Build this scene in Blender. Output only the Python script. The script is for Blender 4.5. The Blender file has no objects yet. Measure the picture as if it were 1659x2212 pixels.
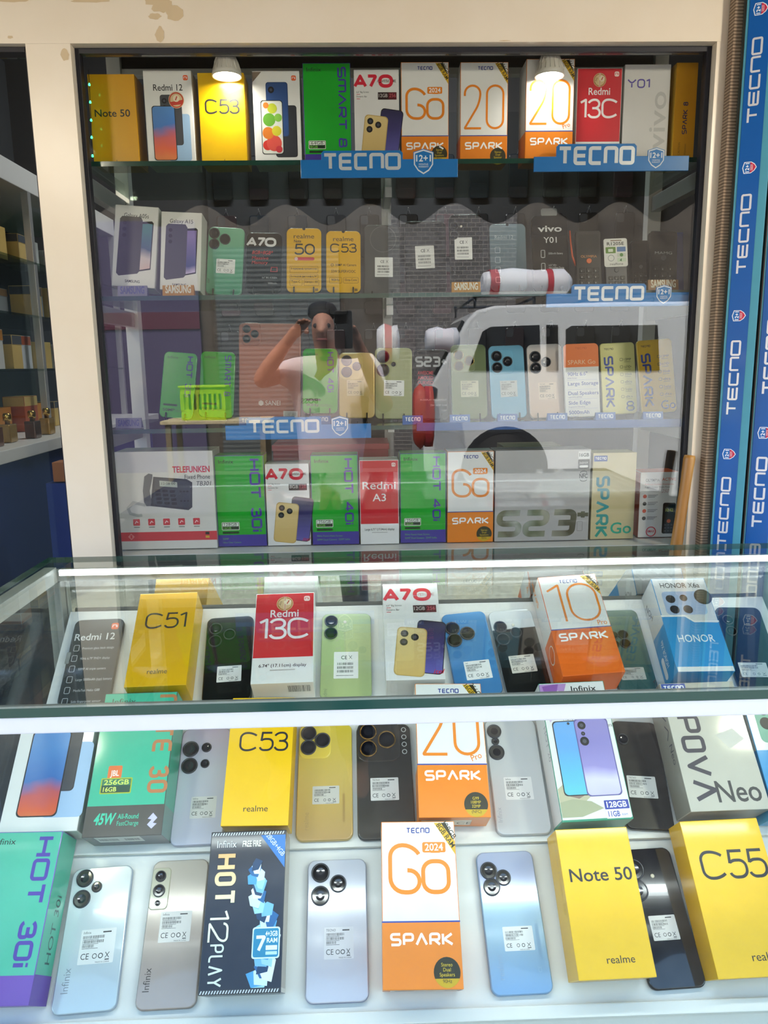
import bpy, bmesh, math, random
from mathutils import Vector, Matrix
from math import sin, cos, pi, radians, atan2, hypot

random.seed(7)
SC = bpy.context.scene
COL = SC.collection

# ------------------------------------------------------------------ camera
FPX = 1660.0
PITCH, YAW, ROLL = radians(10.9), radians(1.5), radians(0.8)
CAM = Vector((0, 0, 1.30))
FW = Vector((sin(YAW) * cos(PITCH), cos(YAW) * cos(PITCH), -sin(PITCH)))
R0 = Vector((cos(YAW), -sin(YAW), 0))
U0 = R0.cross(FW)
RT = R0 * cos(ROLL) - U0 * sin(ROLL)
UP = U0 * cos(ROLL) + R0 * sin(ROLL)
cd = bpy.data.cameras.new('camera')
cd.sensor_fit = 'VERTICAL'
cd.sensor_height = 24.0
cd.lens = FPX * 24.0 / 2212.0
cd.clip_start = 0.01
cam = bpy.data.objects.new('camera', cd)
COL.objects.link(cam)
m = Matrix.Identity(4)
for i, v in enumerate((RT, UP, -FW)):
    m[0][i], m[1][i], m[2][i] = v
m.translation = CAM
cam.matrix_world = m
SC.camera = cam

# ------------------------------------------------------------------ light
SC.view_settings.view_transform = 'Standard'
SC.view_settings.look = 'None'
SC.view_settings.gamma = 1.0
SC.view_settings.exposure = 1.65
SC.cycles.max_bounces = 10
SC.cycles.diffuse_bounces = 4
SC.cycles.glossy_bounces = 5
SC.cycles.transparent_max_bounces = 24
SC.cycles.transmission_bounces = 4
SC.cycles.caustics_reflective = False
SC.cycles.caustics_refractive = False
SC.cycles.sample_clamp_indirect = 6.0

SKY_STRENGTH = 0.46
SUN_STRENGTH = 3.3
LED_STRENGTH = 4.0
SPOT_POWER = 0.32
ROOM_POWER = 5.0
LED_POWER = .64
ADDED_LAMP_POWER = 3.7

world = bpy.data.worlds.new('world')
SC.world = world
world.use_nodes = True
wn = world.node_tree.nodes
wl = world.node_tree.links
sky = wn.new('ShaderNodeTexSky')
try:
    sky.sky_type = 'NISHITA'
except Exception:
    pass
sky.sun_disc = False
sky.sun_elevation = radians(57)
sky.sun_rotation = radians(340)
sky.air_density = 1.0
sky.dust_density = 3.0
wl.new(sky.outputs[0], wn['Background'].inputs[0])
wn['Background'].inputs[1].default_value = SKY_STRENGTH

sd = bpy.data.lights.new('sun', 'SUN')
sd.energy = SUN_STRENGTH
sd.angle = radians(0.6)
sd.color = (1.0, 0.95, 0.86)
sun = bpy.data.objects.new('sun', sd)
COL.objects.link(sun)
sun.rotation_euler = Vector((0.12, -0.53, -0.84)).to_track_quat('-Z', 'Y').to_euler()


def ray(x, y):
    return FW + RT * ((x - 829.5) / FPX) - UP * ((y - 1106.0) / FPX)


def hit(x, y, n, p):
    """where the sight line through a photo pixel meets the plane (normal n, point p)"""
    d = ray(x, y)
    t = (p - CAM).dot(n) / d.dot(n)
    return CAM + d * t


def atY(x, y, Y):
    return hit(x, y, Vector((0, 1, 0)), Vector((0, Y, 0)))


# ------------------------------------------------------------------ materials
def lin(h):
    h = h.lstrip('#')
    out = []
    for i in (0, 2, 4):
        c = int(h[i:i + 2], 16) / 255
        out.append(c / 12.92 if c <= 0.04045 else ((c + 0.055) / 1.055) ** 2.4)
    return (*out, 1)


_M = {}


def paint(col, rough=0.42, metal=0.0, coat=0.0, spec=0.4, var=0.05, scale=40.0, bump=0.0, emit=0.0):
    key = (col, rough, metal, coat, spec, var, scale, bump, emit)
    if key in _M:
        return _M[key]
    mt = bpy.data.materials.new('paint_' + col.strip('#'))
    mt.use_nodes = True
    nt = mt.node_tree
    b = nt.nodes['Principled BSDF']
    c = lin(col)
    b.inputs['Roughness'].default_value = rough
    b.inputs['Metallic'].default_value = metal
    b.inputs['Specular IOR Level'].default_value = spec
    b.inputs['Coat Weight'].default_value = coat
    b.inputs['Coat Roughness'].default_value = 0.08
    if var > 0:
        tc = nt.nodes.new('ShaderNodeTexCoord')
        nz = nt.nodes.new('ShaderNodeTexNoise')
        nz.inputs['Scale'].default_value = scale
        nz.inputs['Detail'].default_value = 3
        mx = nt.nodes.new('ShaderNodeMix')
        mx.data_type = 'RGBA'
        mx.inputs[6].default_value = tuple(x * (1 - var) for x in c[:3]) + (1,)
        mx.inputs[7].default_value = tuple(min(1, x * (1 + var)) for x in c[:3]) + (1,)
        nt.links.new(tc.outputs['Object'], nz.inputs['Vector'])
        nt.links.new(nz.outputs[0], mx.inputs[0])
        nt.links.new(mx.outputs[2], b.inputs['Base Color'])
        if bump > 0:
            bp = nt.nodes.new('ShaderNodeBump')
            bp.inputs['Strength'].default_value = bump
            bp.inputs['Distance'].default_value = 0.002
            nt.links.new(nz.outputs[0], bp.inputs['Height'])
            nt.links.new(bp.outputs[0], b.inputs['Normal'])
    else:
        b.inputs['Base Color'].default_value = c
    if emit > 0:
        b.inputs['Emission Color'].default_value = c
        b.inputs['Emission Strength'].default_value = emit
    _M[key] = mt
    return mt


def ramp_mat(name, stops, rough=0.3, metal=0.0, axis=1, scale=1.0, coat=0.0, wave=0.0):
    """a colour that runs from one tone to another along an object axis (two-tone phone backs, foil, printed pictures)"""
    if name in _M:
        return _M[name]
    mt = bpy.data.materials.new(name)
    mt.use_nodes = True
    nt = mt.node_tree
    b = nt.nodes['Principled BSDF']
    b.inputs['Roughness'].default_value = rough
    b.inputs['Metallic'].default_value = metal
    b.inputs['Coat Weight'].default_value = coat
    tc = nt.nodes.new('ShaderNodeTexCoord')
    sp = nt.nodes.new('ShaderNodeSeparateXYZ')
    ml = nt.nodes.new('ShaderNodeMath')
    ml.operation = 'MULTIPLY'
    ml.inputs[1].default_value = scale
    rp = nt.nodes.new('ShaderNodeValToRGB')
    e = rp.color_ramp.elements
    e[0].position, e[0].color = stops[0][0], lin(stops[0][1])
    e[1].position, e[1].color = stops[-1][0], lin(stops[-1][1])
    for p, c in stops[1:-1]:
        k = e.new(p)
        k.color = lin(c)
    nt.links.new(tc.outputs['Object'], sp.inputs[0])
    nt.links.new(sp.outputs[axis], ml.inputs[0])
    src = ml.outputs[0]
    if wave > 0:
        nz = nt.nodes.new('ShaderNodeTexNoise')
        nz.inputs['Scale'].default_value = 22
        nt.links.new(tc.outputs['Object'], nz.inputs['Vector'])
        w2 = nt.nodes.new('ShaderNodeMath')
        w2.operation = 'MULTIPLY_ADD'
        w2.inputs[1].default_value = wave
        nt.links.new(nz.outputs[0], w2.inputs[0])
        nt.links.new(src, w2.inputs[2])
        src = w2.outputs[0]
    nt.links.new(src, rp.inputs[0])
    nt.links.new(rp.outputs[0], b.inputs['Base Color'])
    _M[name] = mt
    return mt


def pattern_mat(name, kind, c1, c2, scale, rough=0.8, bump=0.3, **kw):
    if name in _M:
        return _M[name]
    mt = bpy.data.materials.new(name)
    mt.use_nodes = True
    nt = mt.node_tree
    b = nt.nodes['Principled BSDF']
    b.inputs['Roughness'].default_value = rough
    tc = nt.nodes.new('ShaderNodeTexCoord')
    mp = nt.nodes.new('ShaderNodeMapping')
    mp.inputs['Rotation'].default_value = kw.get('rot', (0, 0, 0))
    nt.links.new(tc.outputs['Object'], mp.inputs[0])
    bp = nt.nodes.new('ShaderNodeBump')
    bp.inputs['Strength'].default_value = bump
    if kind == 'brick':
        t = nt.nodes.new('ShaderNodeTexBrick')
        t.inputs['Color1'].default_value = lin(c1)
        t.inputs['Color2'].default_value = lin(c2)
        t.inputs['Mortar'].default_value = lin(kw.get('mortar', '#d0ccc4'))
        t.inputs['Scale'].default_value = scale
        nt.links.new(mp.outputs[0], t.inputs['Vector'])
        nt.links.new(t.outputs[0], b.inputs['Base Color'])
        nt.links.new(t.outputs[1], bp.inputs['Height'])
    else:
        if kind == 'wave':
            t = nt.nodes.new('ShaderNodeTexWave')
            t.bands_direction = kw.get('dir', 'Z')
            t.inputs['Scale'].default_value = scale
            out = t.outputs[1]
        elif kind == 'noise':
            t = nt.nodes.new('ShaderNodeTexNoise')
            t.inputs['Scale'].default_value = scale
            t.inputs['Detail'].default_value = 8
            out = t.outputs[0]
        nt.links.new(mp.outputs[0], t.inputs['Vector'])
        rp = nt.nodes.new('ShaderNodeValToRGB')
        rp.color_ramp.elements[0].color = lin(c1)
        rp.color_ramp.elements[1].color = lin(c2)
        rp.color_ramp.elements[0].position = kw.get('p0', 0.3)
        rp.color_ramp.elements[1].position = kw.get('p1', 0.7)
        nt.links.new(out, rp.inputs[0])
        nt.links.new(rp.outputs[0], b.inputs['Base Color'])
        nt.links.new(out, bp.inputs['Height'])
    nt.links.new(bp.outputs[0], b.inputs['Normal'])
    _M[name] = mt
    return mt


def glass_mat(name, tint, k=1.0, f0=0.04, rough=0.0):
    """thin clear pane: see-through, mirror reflection growing towards grazing view (Schlick)"""
    mt = bpy.data.materials.new(name)
    mt.use_nodes = True
    nt = mt.node_tree
    nt.nodes.remove(nt.nodes['Principled BSDF'])
    out = nt.nodes['Material Output']
    lw = nt.nodes.new('ShaderNodeLayerWeight')
    lw.inputs[0].default_value = 0.5
    pw = nt.nodes.new('ShaderNodeMath')
    pw.operation = 'POWER'
    pw.inputs[1].default_value = 5.0
    ma = nt.nodes.new('ShaderNodeMath')
    ma.operation = 'MULTIPLY_ADD'
    ma.inputs[1].default_value = k * (1 - f0)
    ma.inputs[2].default_value = k * f0
    ma.use_clamp = True
    tr = nt.nodes.new('ShaderNodeBsdfTransparent')
    tr.inputs[0].default_value = lin(tint)
    gl = nt.nodes.new('ShaderNodeBsdfGlossy')
    gl.inputs['Roughness'].default_value = rough
    mx = nt.nodes.new('ShaderNodeMixShader')
    nt.links.new(lw.outputs['Facing'], pw.inputs[0])
    nt.links.new(pw.outputs[0], ma.inputs[0])
    nt.links.new(ma.outputs[0], mx.inputs[0])
    nt.links.new(tr.outputs[0], mx.inputs[1])
    nt.links.new(gl.outputs[0], mx.inputs[2])
    nt.links.new(mx.outputs[0], out.inputs[0])
    _M[name] = mt
    return mt


GLASS = glass_mat('window_glass', '#f6f8f7', 1.4)
COUNTER_GLASS = glass_mat('counter_glass', '#f2f7f4', 1.0)
SHELF_GLASS = glass_mat('shelf_glass', '#e2eee8', 1.0)
WRAP = glass_mat('wrap_film', '#f8f8f8', 1.6, 0.05, 0.12)
GREEN_EDGE = paint('#1f4a40', 0.15, 0, 0.5, 0.5, 0)
ALU = paint('#c9cac8', 0.35, 0.6, 0, 0.5, 0.04)
WHITE_ALU = paint('#e6e6e2', 0.4, 0.0, 0.2, 0.5, 0.03)
MIRROR = paint('#eef2f0', 0.02, 1.0, 0, 0.5, 0)


def emit_mat(name, col, s):
    mt = bpy.data.materials.new(name)
    mt.use_nodes = True
    nt = mt.node_tree
    nt.nodes.remove(nt.nodes['Principled BSDF'])
    e = nt.nodes.new('ShaderNodeEmission')
    e.inputs[0].default_value = lin(col)
    e.inputs[1].default_value = s
    nt.links.new(e.outputs[0], nt.nodes['Material Output'].inputs[0])
    return mt


# ------------------------------------------------------------------ mesh builder
class MB:
    def __init__(s):
        s.v, s.f, s.fm, s.mats, s.sm = [], [], [], [], []

    def mi(s, m):
        if m not in s.mats:
            s.mats.append(m)
        return s.mats.index(m)

    def add(s, verts, faces, m, smooth=False):
        o = len(s.v)
        s.v += [tuple(p) for p in verts]
        i = s.mi(m)
        for f in faces:
            s.f.append([o + k for k in f])
            s.fm.append(i)
            s.sm.append(smooth)

    def box(s, x0, x1, y0, y1, z0, z1, m):
        v = [(x, y, z) for z in (z0, z1) for y in (y0, y1) for x in (x0, x1)]
        s.add(v, [(0, 2, 3, 1), (4, 5, 7, 6), (0, 1, 5, 4), (2, 6, 7, 3), (0, 4, 6, 2), (1, 3, 7, 5)], m)

    def rings(s, rings, m, cap0=True, cap1=True, smooth=True, closed=False):
        n = len(rings[0])
        o = len(s.v)
        i = s.mi(m)
        for r in rings:
            s.v += [tuple(p) for p in r]
        for k in range(len(rings) - 1 + (1 if closed else 0)):
            a, b = o + k * n, o + ((k + 1) % len(rings)) * n
            for j in range(n):
                s.f.append([a + j, a + (j + 1) % n, b + (j + 1) % n, b + j])
                s.fm.append(i)
                s.sm.append(smooth)
        if cap0 and not closed:
            s.f.append([o + j for j in reversed(range(n))]); s.fm.append(i); s.sm.append(False)
        if cap1 and not closed:
            a = o + (len(rings) - 1) * n
            s.f.append([a + j for j in range(n)]); s.fm.append(i); s.sm.append(False)

    def lathe(s, prof, m, c=(0, 0, 0), n=28, axis='z', cap0=True, cap1=True):
        rr_ = []
        for r, z in prof:
            ring = []
            for k in range(n):
                a = 2 * pi * k / n
                p = (r * cos(a), r * sin(a), z)
                if axis == 'y':
                    p = (p[0], p[2], -p[1])
                if axis == 'x':
                    p = (p[2], p[0], p[1])
                ring.append((c[0] + p[0], c[1] + p[1], c[2] + p[2]))
            rr_.append(ring)
        s.rings(rr_, m, cap0, cap1)

    def tube(s, pts, r, m, n=8):
        pts = [Vector(p) for p in pts]
        rs = r if isinstance(r, (list, tuple)) else [r] * len(pts)
        out = []
        ref = Vector((0, 0, 1))
        for i, p in enumerate(pts):
            t = (pts[min(i + 1, len(pts) - 1)] - pts[max(i - 1, 0)]).normalized()
            a = t.cross(ref if abs(t.dot(ref)) < 0.95 else Vector((1, 0, 0))).normalized()
            b = t.cross(a)
            out.append([p + (a * cos(2 * pi * k / n) + b * sin(2 * pi * k / n)) * rs[i] for k in range(n)])
        s.rings(out, m)

    def build(s, name, parent=None, mat=None, bevel=0.0, seg=2):
        me = bpy.data.meshes.new(name)
        me.from_pydata(s.v, [], s.f)
        for m_ in s.mats:
            me.materials.append(m_)
        me.polygons.foreach_set('material_index', s.fm)
        me.polygons.foreach_set('use_smooth', s.sm)
        if bevel > 0:
            bm = bmesh.new()
            bm.from_mesh(me)
            bmesh.ops.remove_doubles(bm, verts=bm.verts, dist=1e-6)
            ed = [e for e in bm.edges if len(e.link_faces) == 2 and e.calc_face_angle(0) > 0.5]
            bmesh.ops.bevel(bm, geom=ed, offset=bevel, segments=seg, affect='EDGES', profile=0.6, clamp_overlap=True)
            bm.to_mesh(me)
            bm.free()
        me.update()
        o = bpy.data.objects.new(name, me)
        COL.objects.link(o)
        if parent is not None:
            o.parent = parent
        if mat is not None:
            o.matrix_world = mat
        return o


def tag(o, label=None, cat=None, group=None, kind=None):
    if label: o['label'] = label
    if cat: o['category'] = cat
    if group: o['group'] = group
    if kind: o['kind'] = kind
    return o


def empty(name, loc=(0, 0, 0), mat=None):
    o = bpy.data.objects.new(name, None)
    o.empty_display_size = 0.02
    COL.objects.link(o)
    if mat is not None:
        o.matrix_world = mat
    else:
        o.location = loc
    return o


# ------------------------------------------------------------------ flat shapes and lettering
def rr(x0, y0, x1, y1, r=0.0, n=6):
    r = min(r, abs(x1 - x0) / 2, abs(y1 - y0) / 2)
    if r <= 0:
        return [(x0, y0), (x1, y0), (x1, y1), (x0, y1)]
    out = []
    for cx, cy, a0 in ((x1 - r, y0 + r, -pi / 2), (x1 - r, y1 - r, 0), (x0 + r, y1 - r, pi / 2), (x0 + r, y0 + r, pi)):
        for k in range(n + 1):
            a = a0 + pi / 2 * k / n
            out.append((cx + r * cos(a), cy + r * sin(a)))
    return out


def ell(cx, cy, rx, ry=None, n=28):
    ry = ry or rx
    return [(cx + rx * cos(2 * pi * k / n), cy + ry * sin(2 * pi * k / n)) for k in range(n)]


_T = {}


def text_mesh(body, weight=0.0):
    """flat outline text, capital height 1, baseline at 0, left edge at 0"""
    key = (body, weight)
    if key in _T:
        return _T[key]
    cu = bpy.data.curves.new('lettering', 'FONT')
    cu.body = body
    cu.resolution_u = 3
    cu.fill_mode = 'FRONT'
    cu.offset = weight
    ob = bpy.data.objects.new('lettering', cu)
    COL.objects.link(ob)
    dg = bpy.context.evaluated_depsgraph_get()
    me = bpy.data.meshes.new_from_object(ob.evaluated_get(dg))
    CAPH = 0.69
    vs = [(v.co.x / CAPH, v.co.y / CAPH) for v in me.vertices]
    fs = [tuple(p.vertices) for p in me.polygons]
    bpy.data.objects.remove(ob)
    bpy.data.curves.remove(cu)
    bpy.data.meshes.remove(me)
    if vs:
        x0 = min(v[0] for v in vs)
        vs = [(x - x0, y) for x, y in vs]
        w = max(v[0] for v in vs)
    else:
        w = 0.3
    _T[key] = (vs, fs, w)
    return _T[key]


G = {  # single-line letter skeletons: width, strokes (closed flag, points); capital height 1
    'T': (.8, [(0, [(0, 1), (.8, 1)]), (0, [(.4, 1), (.4, 0)])]),
    'E': (.75, [(0, [(.75, 1), (0, 1), (0, 0), (.75, 0)]), (0, [(0, .5), (.7, .5)])]),
    'C': (.75, [(0, [(.75, 1), (0, 1), (0, 0), (.75, 0)])]),
    'c': (.85, [(0, [(.78, .84), (.6, 1), (0, 1), (0, 0), (.6, 0), (.78, .16)])]),
    'N': (.78, [(0, [(0, 0), (0, 1), (.78, 1), (.78, 0)])]),
    'n': (.72, [(0, [(0, 0), (0, 1), (.72, 0), (.72, 1)])]),
    'O': (.85, [(1, [(0, 0), (.85, 0), (.85, 1), (0, 1)])]),
    'o': (.72, [(1, [(0, 0), (.72, 0), (.72, .74), (0, .74)])]),
    'S': (.75, [(0, [(.75, 1), (0, 1), (0, .5), (.75, .5), (.75, 0), (0, 0)])]),
    'P': (.75, [(0, [(0, 0), (0, 1), (.75, 1), (.75, .42), (0, .42)])]),
    'p': (.75, [(0, [(0, 0), (0, .62)]), (0, [(0, 1), (.75, 1), (.75, .42), (.14, .42)])]),
    'A': (.85, [(0, [(0, 0), (.425, 1), (.85, 0)])]),
    'a': (.85, [(0, [(0, 0), (.425, 1), (.85, 0)]), (0, [(.13, .3), (.72, .3)])]),
    'R': (.75, [(0, [(0, 0), (0, 1), (.75, 1), (.75, .45), (0, .45)]), (0, [(.35, .45), (.78, 0)])]),
    'K': (.75, [(0, [(0, 0), (0, 1)]), (0, [(.75, 1), (.1, .5), (.78, 0)])]),
    'H': (.78, [(0, [(0, 0), (0, 1)]), (0, [(.78, 0), (.78, 1)]), (0, [(0, .5), (.78, .5)])]),
    'M': (.95, [(0, [(0, 0), (0, 1), (.95, 1), (.95, 0)]), (0, [(.475, 1), (.475, 0)])]),
    'm': (.95, [(0, [(0, 0), (0, 1), (.475, .35), (.95, 1), (.95, 0)])]),
    'V': (.85, [(0, [(0, 1), (.425, 0), (.85, 1)])]),
    'I': (.0, [(0, [(0, 0), (0, 1)])]),
    'i': (.0, [(0, [(0, 0), (0, .68)]), (0, [(0, .84), (0, 1)])]),
    'G': (.85, [(0, [(.85, .8), (.7, 1), (0, 1), (0, 0), (.85, 0), (.85, .46), (.5, .46)])]),
    'Y': (.8, [(0, [(0, 1), (.4, .5), (.8, 1)]), (0, [(.4, .5), (.4, 0)])]),
    'L': (.65, [(0, [(0, 1), (0, 0), (.65, 0)])]),
    '0': (.66, [(1, [(0, 0), (.66, 0), (.66, 1), (0, 1)])]),
    '1': (.28, [(0, [(0, .84), (.28, 1), (.28, 0)])]),
    '2': (.62, [(0, [(0, .76), (0, 1), (.62, 1), (.62, .62), (0, 0), (.66, 0)])]),
    'z': (.75, [(0, [(0, 1), (.75, 1), (.75, .5), (0, .5), (0, 0), (.75, 0)])]),
    '3': (.6, [(0, [(0, .82), (.1, 1), (.58, 1), (.58, .52), (.2, .52)]), (0, [(.2, .52), (.62, .52), (.62, 0), (.06, 0), (0, .18)])]),
    'w': (.75, [(0, [(0, 1), (.75, 1), (.75, 0), (0, 0)]), (0, [(.2, .5), (.75, .5)])]),
    '4': (.72, [(0, [(.52, 0), (.52, 1), (0, .28), (.72, .28)])]),
    '5': (.6, [(0, [(.57, 1), (.1, 1), (.05, .53)], 0), (0, [(.05, .55), (.14, .64), (.62, .64), (.62, 0), (.04, 0), (0, .17)])]),
    '6': (.66, [(1, [(0, 0), (.66, 0), (.66, .56), (0, .56)]), (0, [(0, .3), (.1, .7), (.45, 1)])]),
    '7': (.62, [(0, [(0, 1), (.62, 1), (.2, 0)])]),
    '8': (.64, [(1, [(0, 0), (.64, 0), (.64, .52), (0, .52)]), (1, [(.04, .52), (.6, .52), (.6, 1), (.04, 1)])]),
    '+': (.55, [(0, [(0, .5), (.55, .5)]), (0, [(.275, .22), (.275, .78)])]),
    ' ': (.35, []),
}


def fillet(pts, closed, rad, n=6):
    N = len(pts)
    if N < 3:
        return pts
    out = []
    for i in range(N):
        p = Vector(pts[i])
        if not closed and i in (0, N - 1):
            out.append(tuple(p))
            continue
        a, b = Vector(pts[i - 1]), Vector(pts[(i + 1) % N])
        la, lb = (a - p).length, (b - p).length
        ca = la / 2 if closed or i - 1 > 0 else la * 0.98
        cb = lb / 2 if closed or i + 1 < N - 1 else lb * 0.98
        t = min(rad, ca, cb)
        if rad <= 0.001:
            out.append(tuple(p))
            continue
        d1, d2 = (a - p).normalized(), (b - p).normalized()
        if d1.angle(d2) < 1.15:
            t = min(t, 0.02)
        p0, p3 = p + d1 * min(t, ca), p + d2 * min(t, cb)
        c1, c2 = p0 + (p - p0) * .56, p3 + (p - p3) * .56
        for k in range(n + 1):
            u = k / n
            q = p0 * (1 - u) ** 3 + c1 * 3 * u * (1 - u) ** 2 + c2 * 3 * u * u * (1 - u) + p3 * u ** 3
            if not out or (Vector(out[-1]) - q).length > 1e-4:
                out.append(tuple(q))
    if closed and (Vector(out[0]) - Vector(out[-1])).length < 1e-4:
        out.pop()
    return out


def ribbon(pts, closed, w):
    N = len(pts)
    L_, R_ = [], []
    for i in range(N):
        p = Vector(pts[i])
        a = Vector(pts[i - 1]) if (closed or i > 0) else None
        b = Vector(pts[(i + 1) % N]) if (closed or i < N - 1) else None
        d1 = (p - a).normalized() if a is not None else None
        d2 = (b - p).normalized() if b is not None else None
        if d1 is None: d1 = d2
        if d2 is None: d2 = d1
        t = (d1 + d2)
        t = t.normalized() if t.length > 1e-6 else d1
        nn = Vector((-t.y, t.x))
        k = 1 / max(0.45, nn.dot(Vector((-d1.y, d1.x))))
        L_.append(tuple(p + nn * w / 2 * k))
        R_.append(tuple(p - nn * w / 2 * k))
    v = L_ + R_
    f = []
    for i in range(N if closed else N - 1):
        j = (i + 1) % N
        f.append((i, N + i, N + j, j))
    return v, f


LAYER = 1.6e-5  # thickness of one layer of ink


class Face:
    """print on the front of a thing; x 0..1 across its width, y up in the same unit"""

    def __init__(s):
        s.parts, s.k = {}, 0
        s.part = None

    def geo(s, part, m, v, f):
        if isinstance(m, str):
            m = paint(m, 0.4)
        ink = 'lettering' in part or 'heading' in part or s.part == 'label_sticker'
        if not ink:
            s.k += 1
        z = s.k + (.5 if ink else 0)
        s.parts.setdefault(s.part or part, MB()).add([(p[0], p[1], z + (p[2] if len(p) > 2 else 0)) for p in v], f, m)

    def poly(s, pts, m, part='printed_panel'):
        s.geo(part, m, pts, [tuple(range(len(pts)))])

    def rect(s, x0, y0, x1, y1, m, r=0, part='printed_panel'):
        s.poly(rr(x0, y0, x1, y1, r), m, part)

    def circ(s, cx, cy, r, m, part='printed_panel', ry=None):
        s.poly(ell(cx, cy, r, ry), m, part)

    def ring(s, cx, cy, r, w, m, part='printed_panel'):
        v, f = ribbon(ell(cx, cy, r), True, w)
        s.geo(part, m, v, f)

    def line(s, pts, w, m, part='printed_panel', closed=False):
        v, f = ribbon(pts, closed, w)
        s.geo(part, m, v, f)

    def txt(s, body, x, y, h, m, al='L', rot=0, wt=0.0, sx=0.92, fit=None, slant=0, part='lettering'):
        v, f, w = text_mesh(body, wt)
        if fit:
            sx = fit / (w * h) if w else sx
        off = {'L': 0, 'C': -w / 2, 'R': -w}[al]
        c, q = cos(rot), sin(rot)
        out = []
        for a, b in v:
            px, py = (a + off) * h * sx + b * h * slant, b * h
            out.append((x + px * c - py * q, y + px * q + py * c))
        if out:
            s.geo(part, m, out, f)

    def strokes(s, body, x, y, h, st, m, rad=.25, sx=1.0, gap=.25, rot=0, fit=None, al='L', part='heading', slant=0):
        tot = sum(G[ch][0] * sx + gap for ch in body) - gap
        if fit:
            k = (fit / h - gap * (len(body) - 1)) / max(.01, sum(G[ch][0] for ch in body))
            sx = k
            tot = fit / h
        cx = {'L': 0, 'C': -tot / 2, 'R': -tot}[al]
        c, q = cos(rot), sin(rot)
        V, F_ = [], []
        hh = 1 - st
        for ch in body:
            w, ss = G[ch]
            for si, (closed, pts, *rm) in enumerate(ss):
                pp = [(a * sx, b) for a, b in pts]
                pp = fillet(pp, closed, rm[0] if rm else rad)
                pp = [(cx + a, st / 2 + b * hh) for a, b in pp]
                v, f = ribbon(pp, closed, st)
                o = len(V)
                n_ = len(pp)
                V += [(a, b, .4 * (i % n_) / n_ + .25 * si) for i, (a, b) in enumerate(v)]
                F_ += [tuple(o + i for i in g) for g in f]
            cx += w * sx + gap
        out = []
        for a, b, zz in V:
            px, py = a * h + b * h * slant, b * h
            out.append((x + px * c - py * q, y + px * q + py * c, zz))
        s.geo(part, m, out, F_)

    def phone(s, x, y, w, h, col, rot=0, lens=(), frame='#222226', r=.12, part='product_picture', screen=None):
        def T(p):
            c, q = cos(rot), sin(rot)
            return [(x + a * c - b * q, y + a * q + b * c) for a, b in p]
        s.poly(T(rr(0, 0, w, h, r * w)), frame, part)
        g = .03 * w
        s.poly(T(rr(g, g, w - g, h - g, r * w)), col, part)
        for lx, ly, lr in lens:
            s.poly(T(ell(lx * w, ly * h, lr * w)), '#17171b', part)
            s.poly(T(ell(lx * w, ly * h, lr * w * .45)), '#4a4a55', part)

    def bars(s, x, y, w, h, m='#222222', part=None, n=22):
        V, F_ = [], []
        rn = random.Random(int(x * 1000 + y * 777 + n))
        a = 0
        while a < w:
            b = w * rn.uniform(.008, .03)
            o = len(V)
            V += [(x + a, y), (x + min(w, a + b), y), (x + min(w, a + b), y + h), (x + a, y + h)]
            F_.append((o, o + 1, o + 2, o + 3))
            a += b + w * rn.uniform(.008, .03)
        s.geo(part or 'label_sticker', m, V, F_)

    def sticker(s, x, y, w, h, brand='', base='#f0f0ee', ink='#2c2c30', rot=0, part='label_sticker', style=0):
        """paper label with bar codes, CE mark and small print"""
        keep, k0 = s.part, s.k
        s.part = part
        s2 = Face()
        s2.k = s.k
        s2.rect(0, 0, w, h, base, .03 * w, part=part)
        s2.part = part
        if style == 1:
            s2.txt('CE', w * .42, h * .72, h * .13, ink, 'C', wt=.01)
            s2.line([(w * .62, h * .72), (w * .74, h * .86)], .012 * w + .002, ink)
            s2.line([(w * .74, h * .72), (w * .62, h * .86)], .012 * w + .002, ink)
            for k in range(3):
                s2.bars(w * .14, h * (.5 - .14 * k), w * .66, h * .09, ink, n=k)
            s2.rect(w * .1, h * .1, w * .8, h * .115, ink)
        else:
            if brand:
                s2.txt(brand, w * .07, h * .87, h * .075, ink)
            s2.rect(w * .62, h * .88, w * .86, h * .92, ink)
            for k in range(3):
                s2.bars(w * .07, h * (.73 - .13 * k), w * (.6 if k < 2 else .34), h * .085, ink, n=k)
                s2.rect(w * .07, h * (.7 - .13 * k), w * .52, h * (.712 - .13 * k), ink)
            s2.txt('CE', w * .07, h * .14, h * .17, ink)
            s2.ring(w * .46, h * .22, h * .065, h * .02, ink)
            s2.ring(w * .63, h * .22, h * .065, h * .025, ink)
            s2.line([(w * .76, h * .15), (w * .87, h * .31)], h * .02, ink)
            s2.line([(w * .87, h * .15), (w * .76, h * .31)], h * .02, ink)
            s2.rect(w * .76, h * .09, w * .88, h * .12, ink)
            s2.txt('MADE IN CHINA', w * .5, h * .02, h * .045, ink)
        s.k = s2.k
        c, q = cos(rot), sin(rot)
        for mb in s2.parts.values():
            tgt = s.parts.setdefault(part, MB())
            for f, i in zip(mb.f, mb.fm):
                vs = [mb.v[j] for j in f]
                tgt.add([(x + a * c - b * q, y + a * q + b * c, z) for a, b, z in vs], [tuple(range(len(vs)))], mb.mats[i])
        s.part = keep

    def build(s, parent, W, labels=None):
        for key, mb in s.parts.items():
            nm = key.split('#')[0]
            mb.v = [(x * W, y * W, 5e-5 + z * LAYER) for x, y, z in mb.v]
            o = mb.build(nm, parent)
            if labels and nm in labels:
                o['label'] = labels[nm]


# ------------------------------------------------------------------ planes that carry the goods
TILT = radians(40)
ST = Vector((0, cos(TILT), sin(TILT)))
BASE = {1: Vector((0, .795, .54)), 2: Vector((0, .93, .668)), 3: Vector((0, 1.07, .80))}
SHELF = {1: 1.650, 2: 1.425, 3: 1.188, 4: .955}
XA = Vector((1, 0, 0))


class Spot:
    pass


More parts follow.
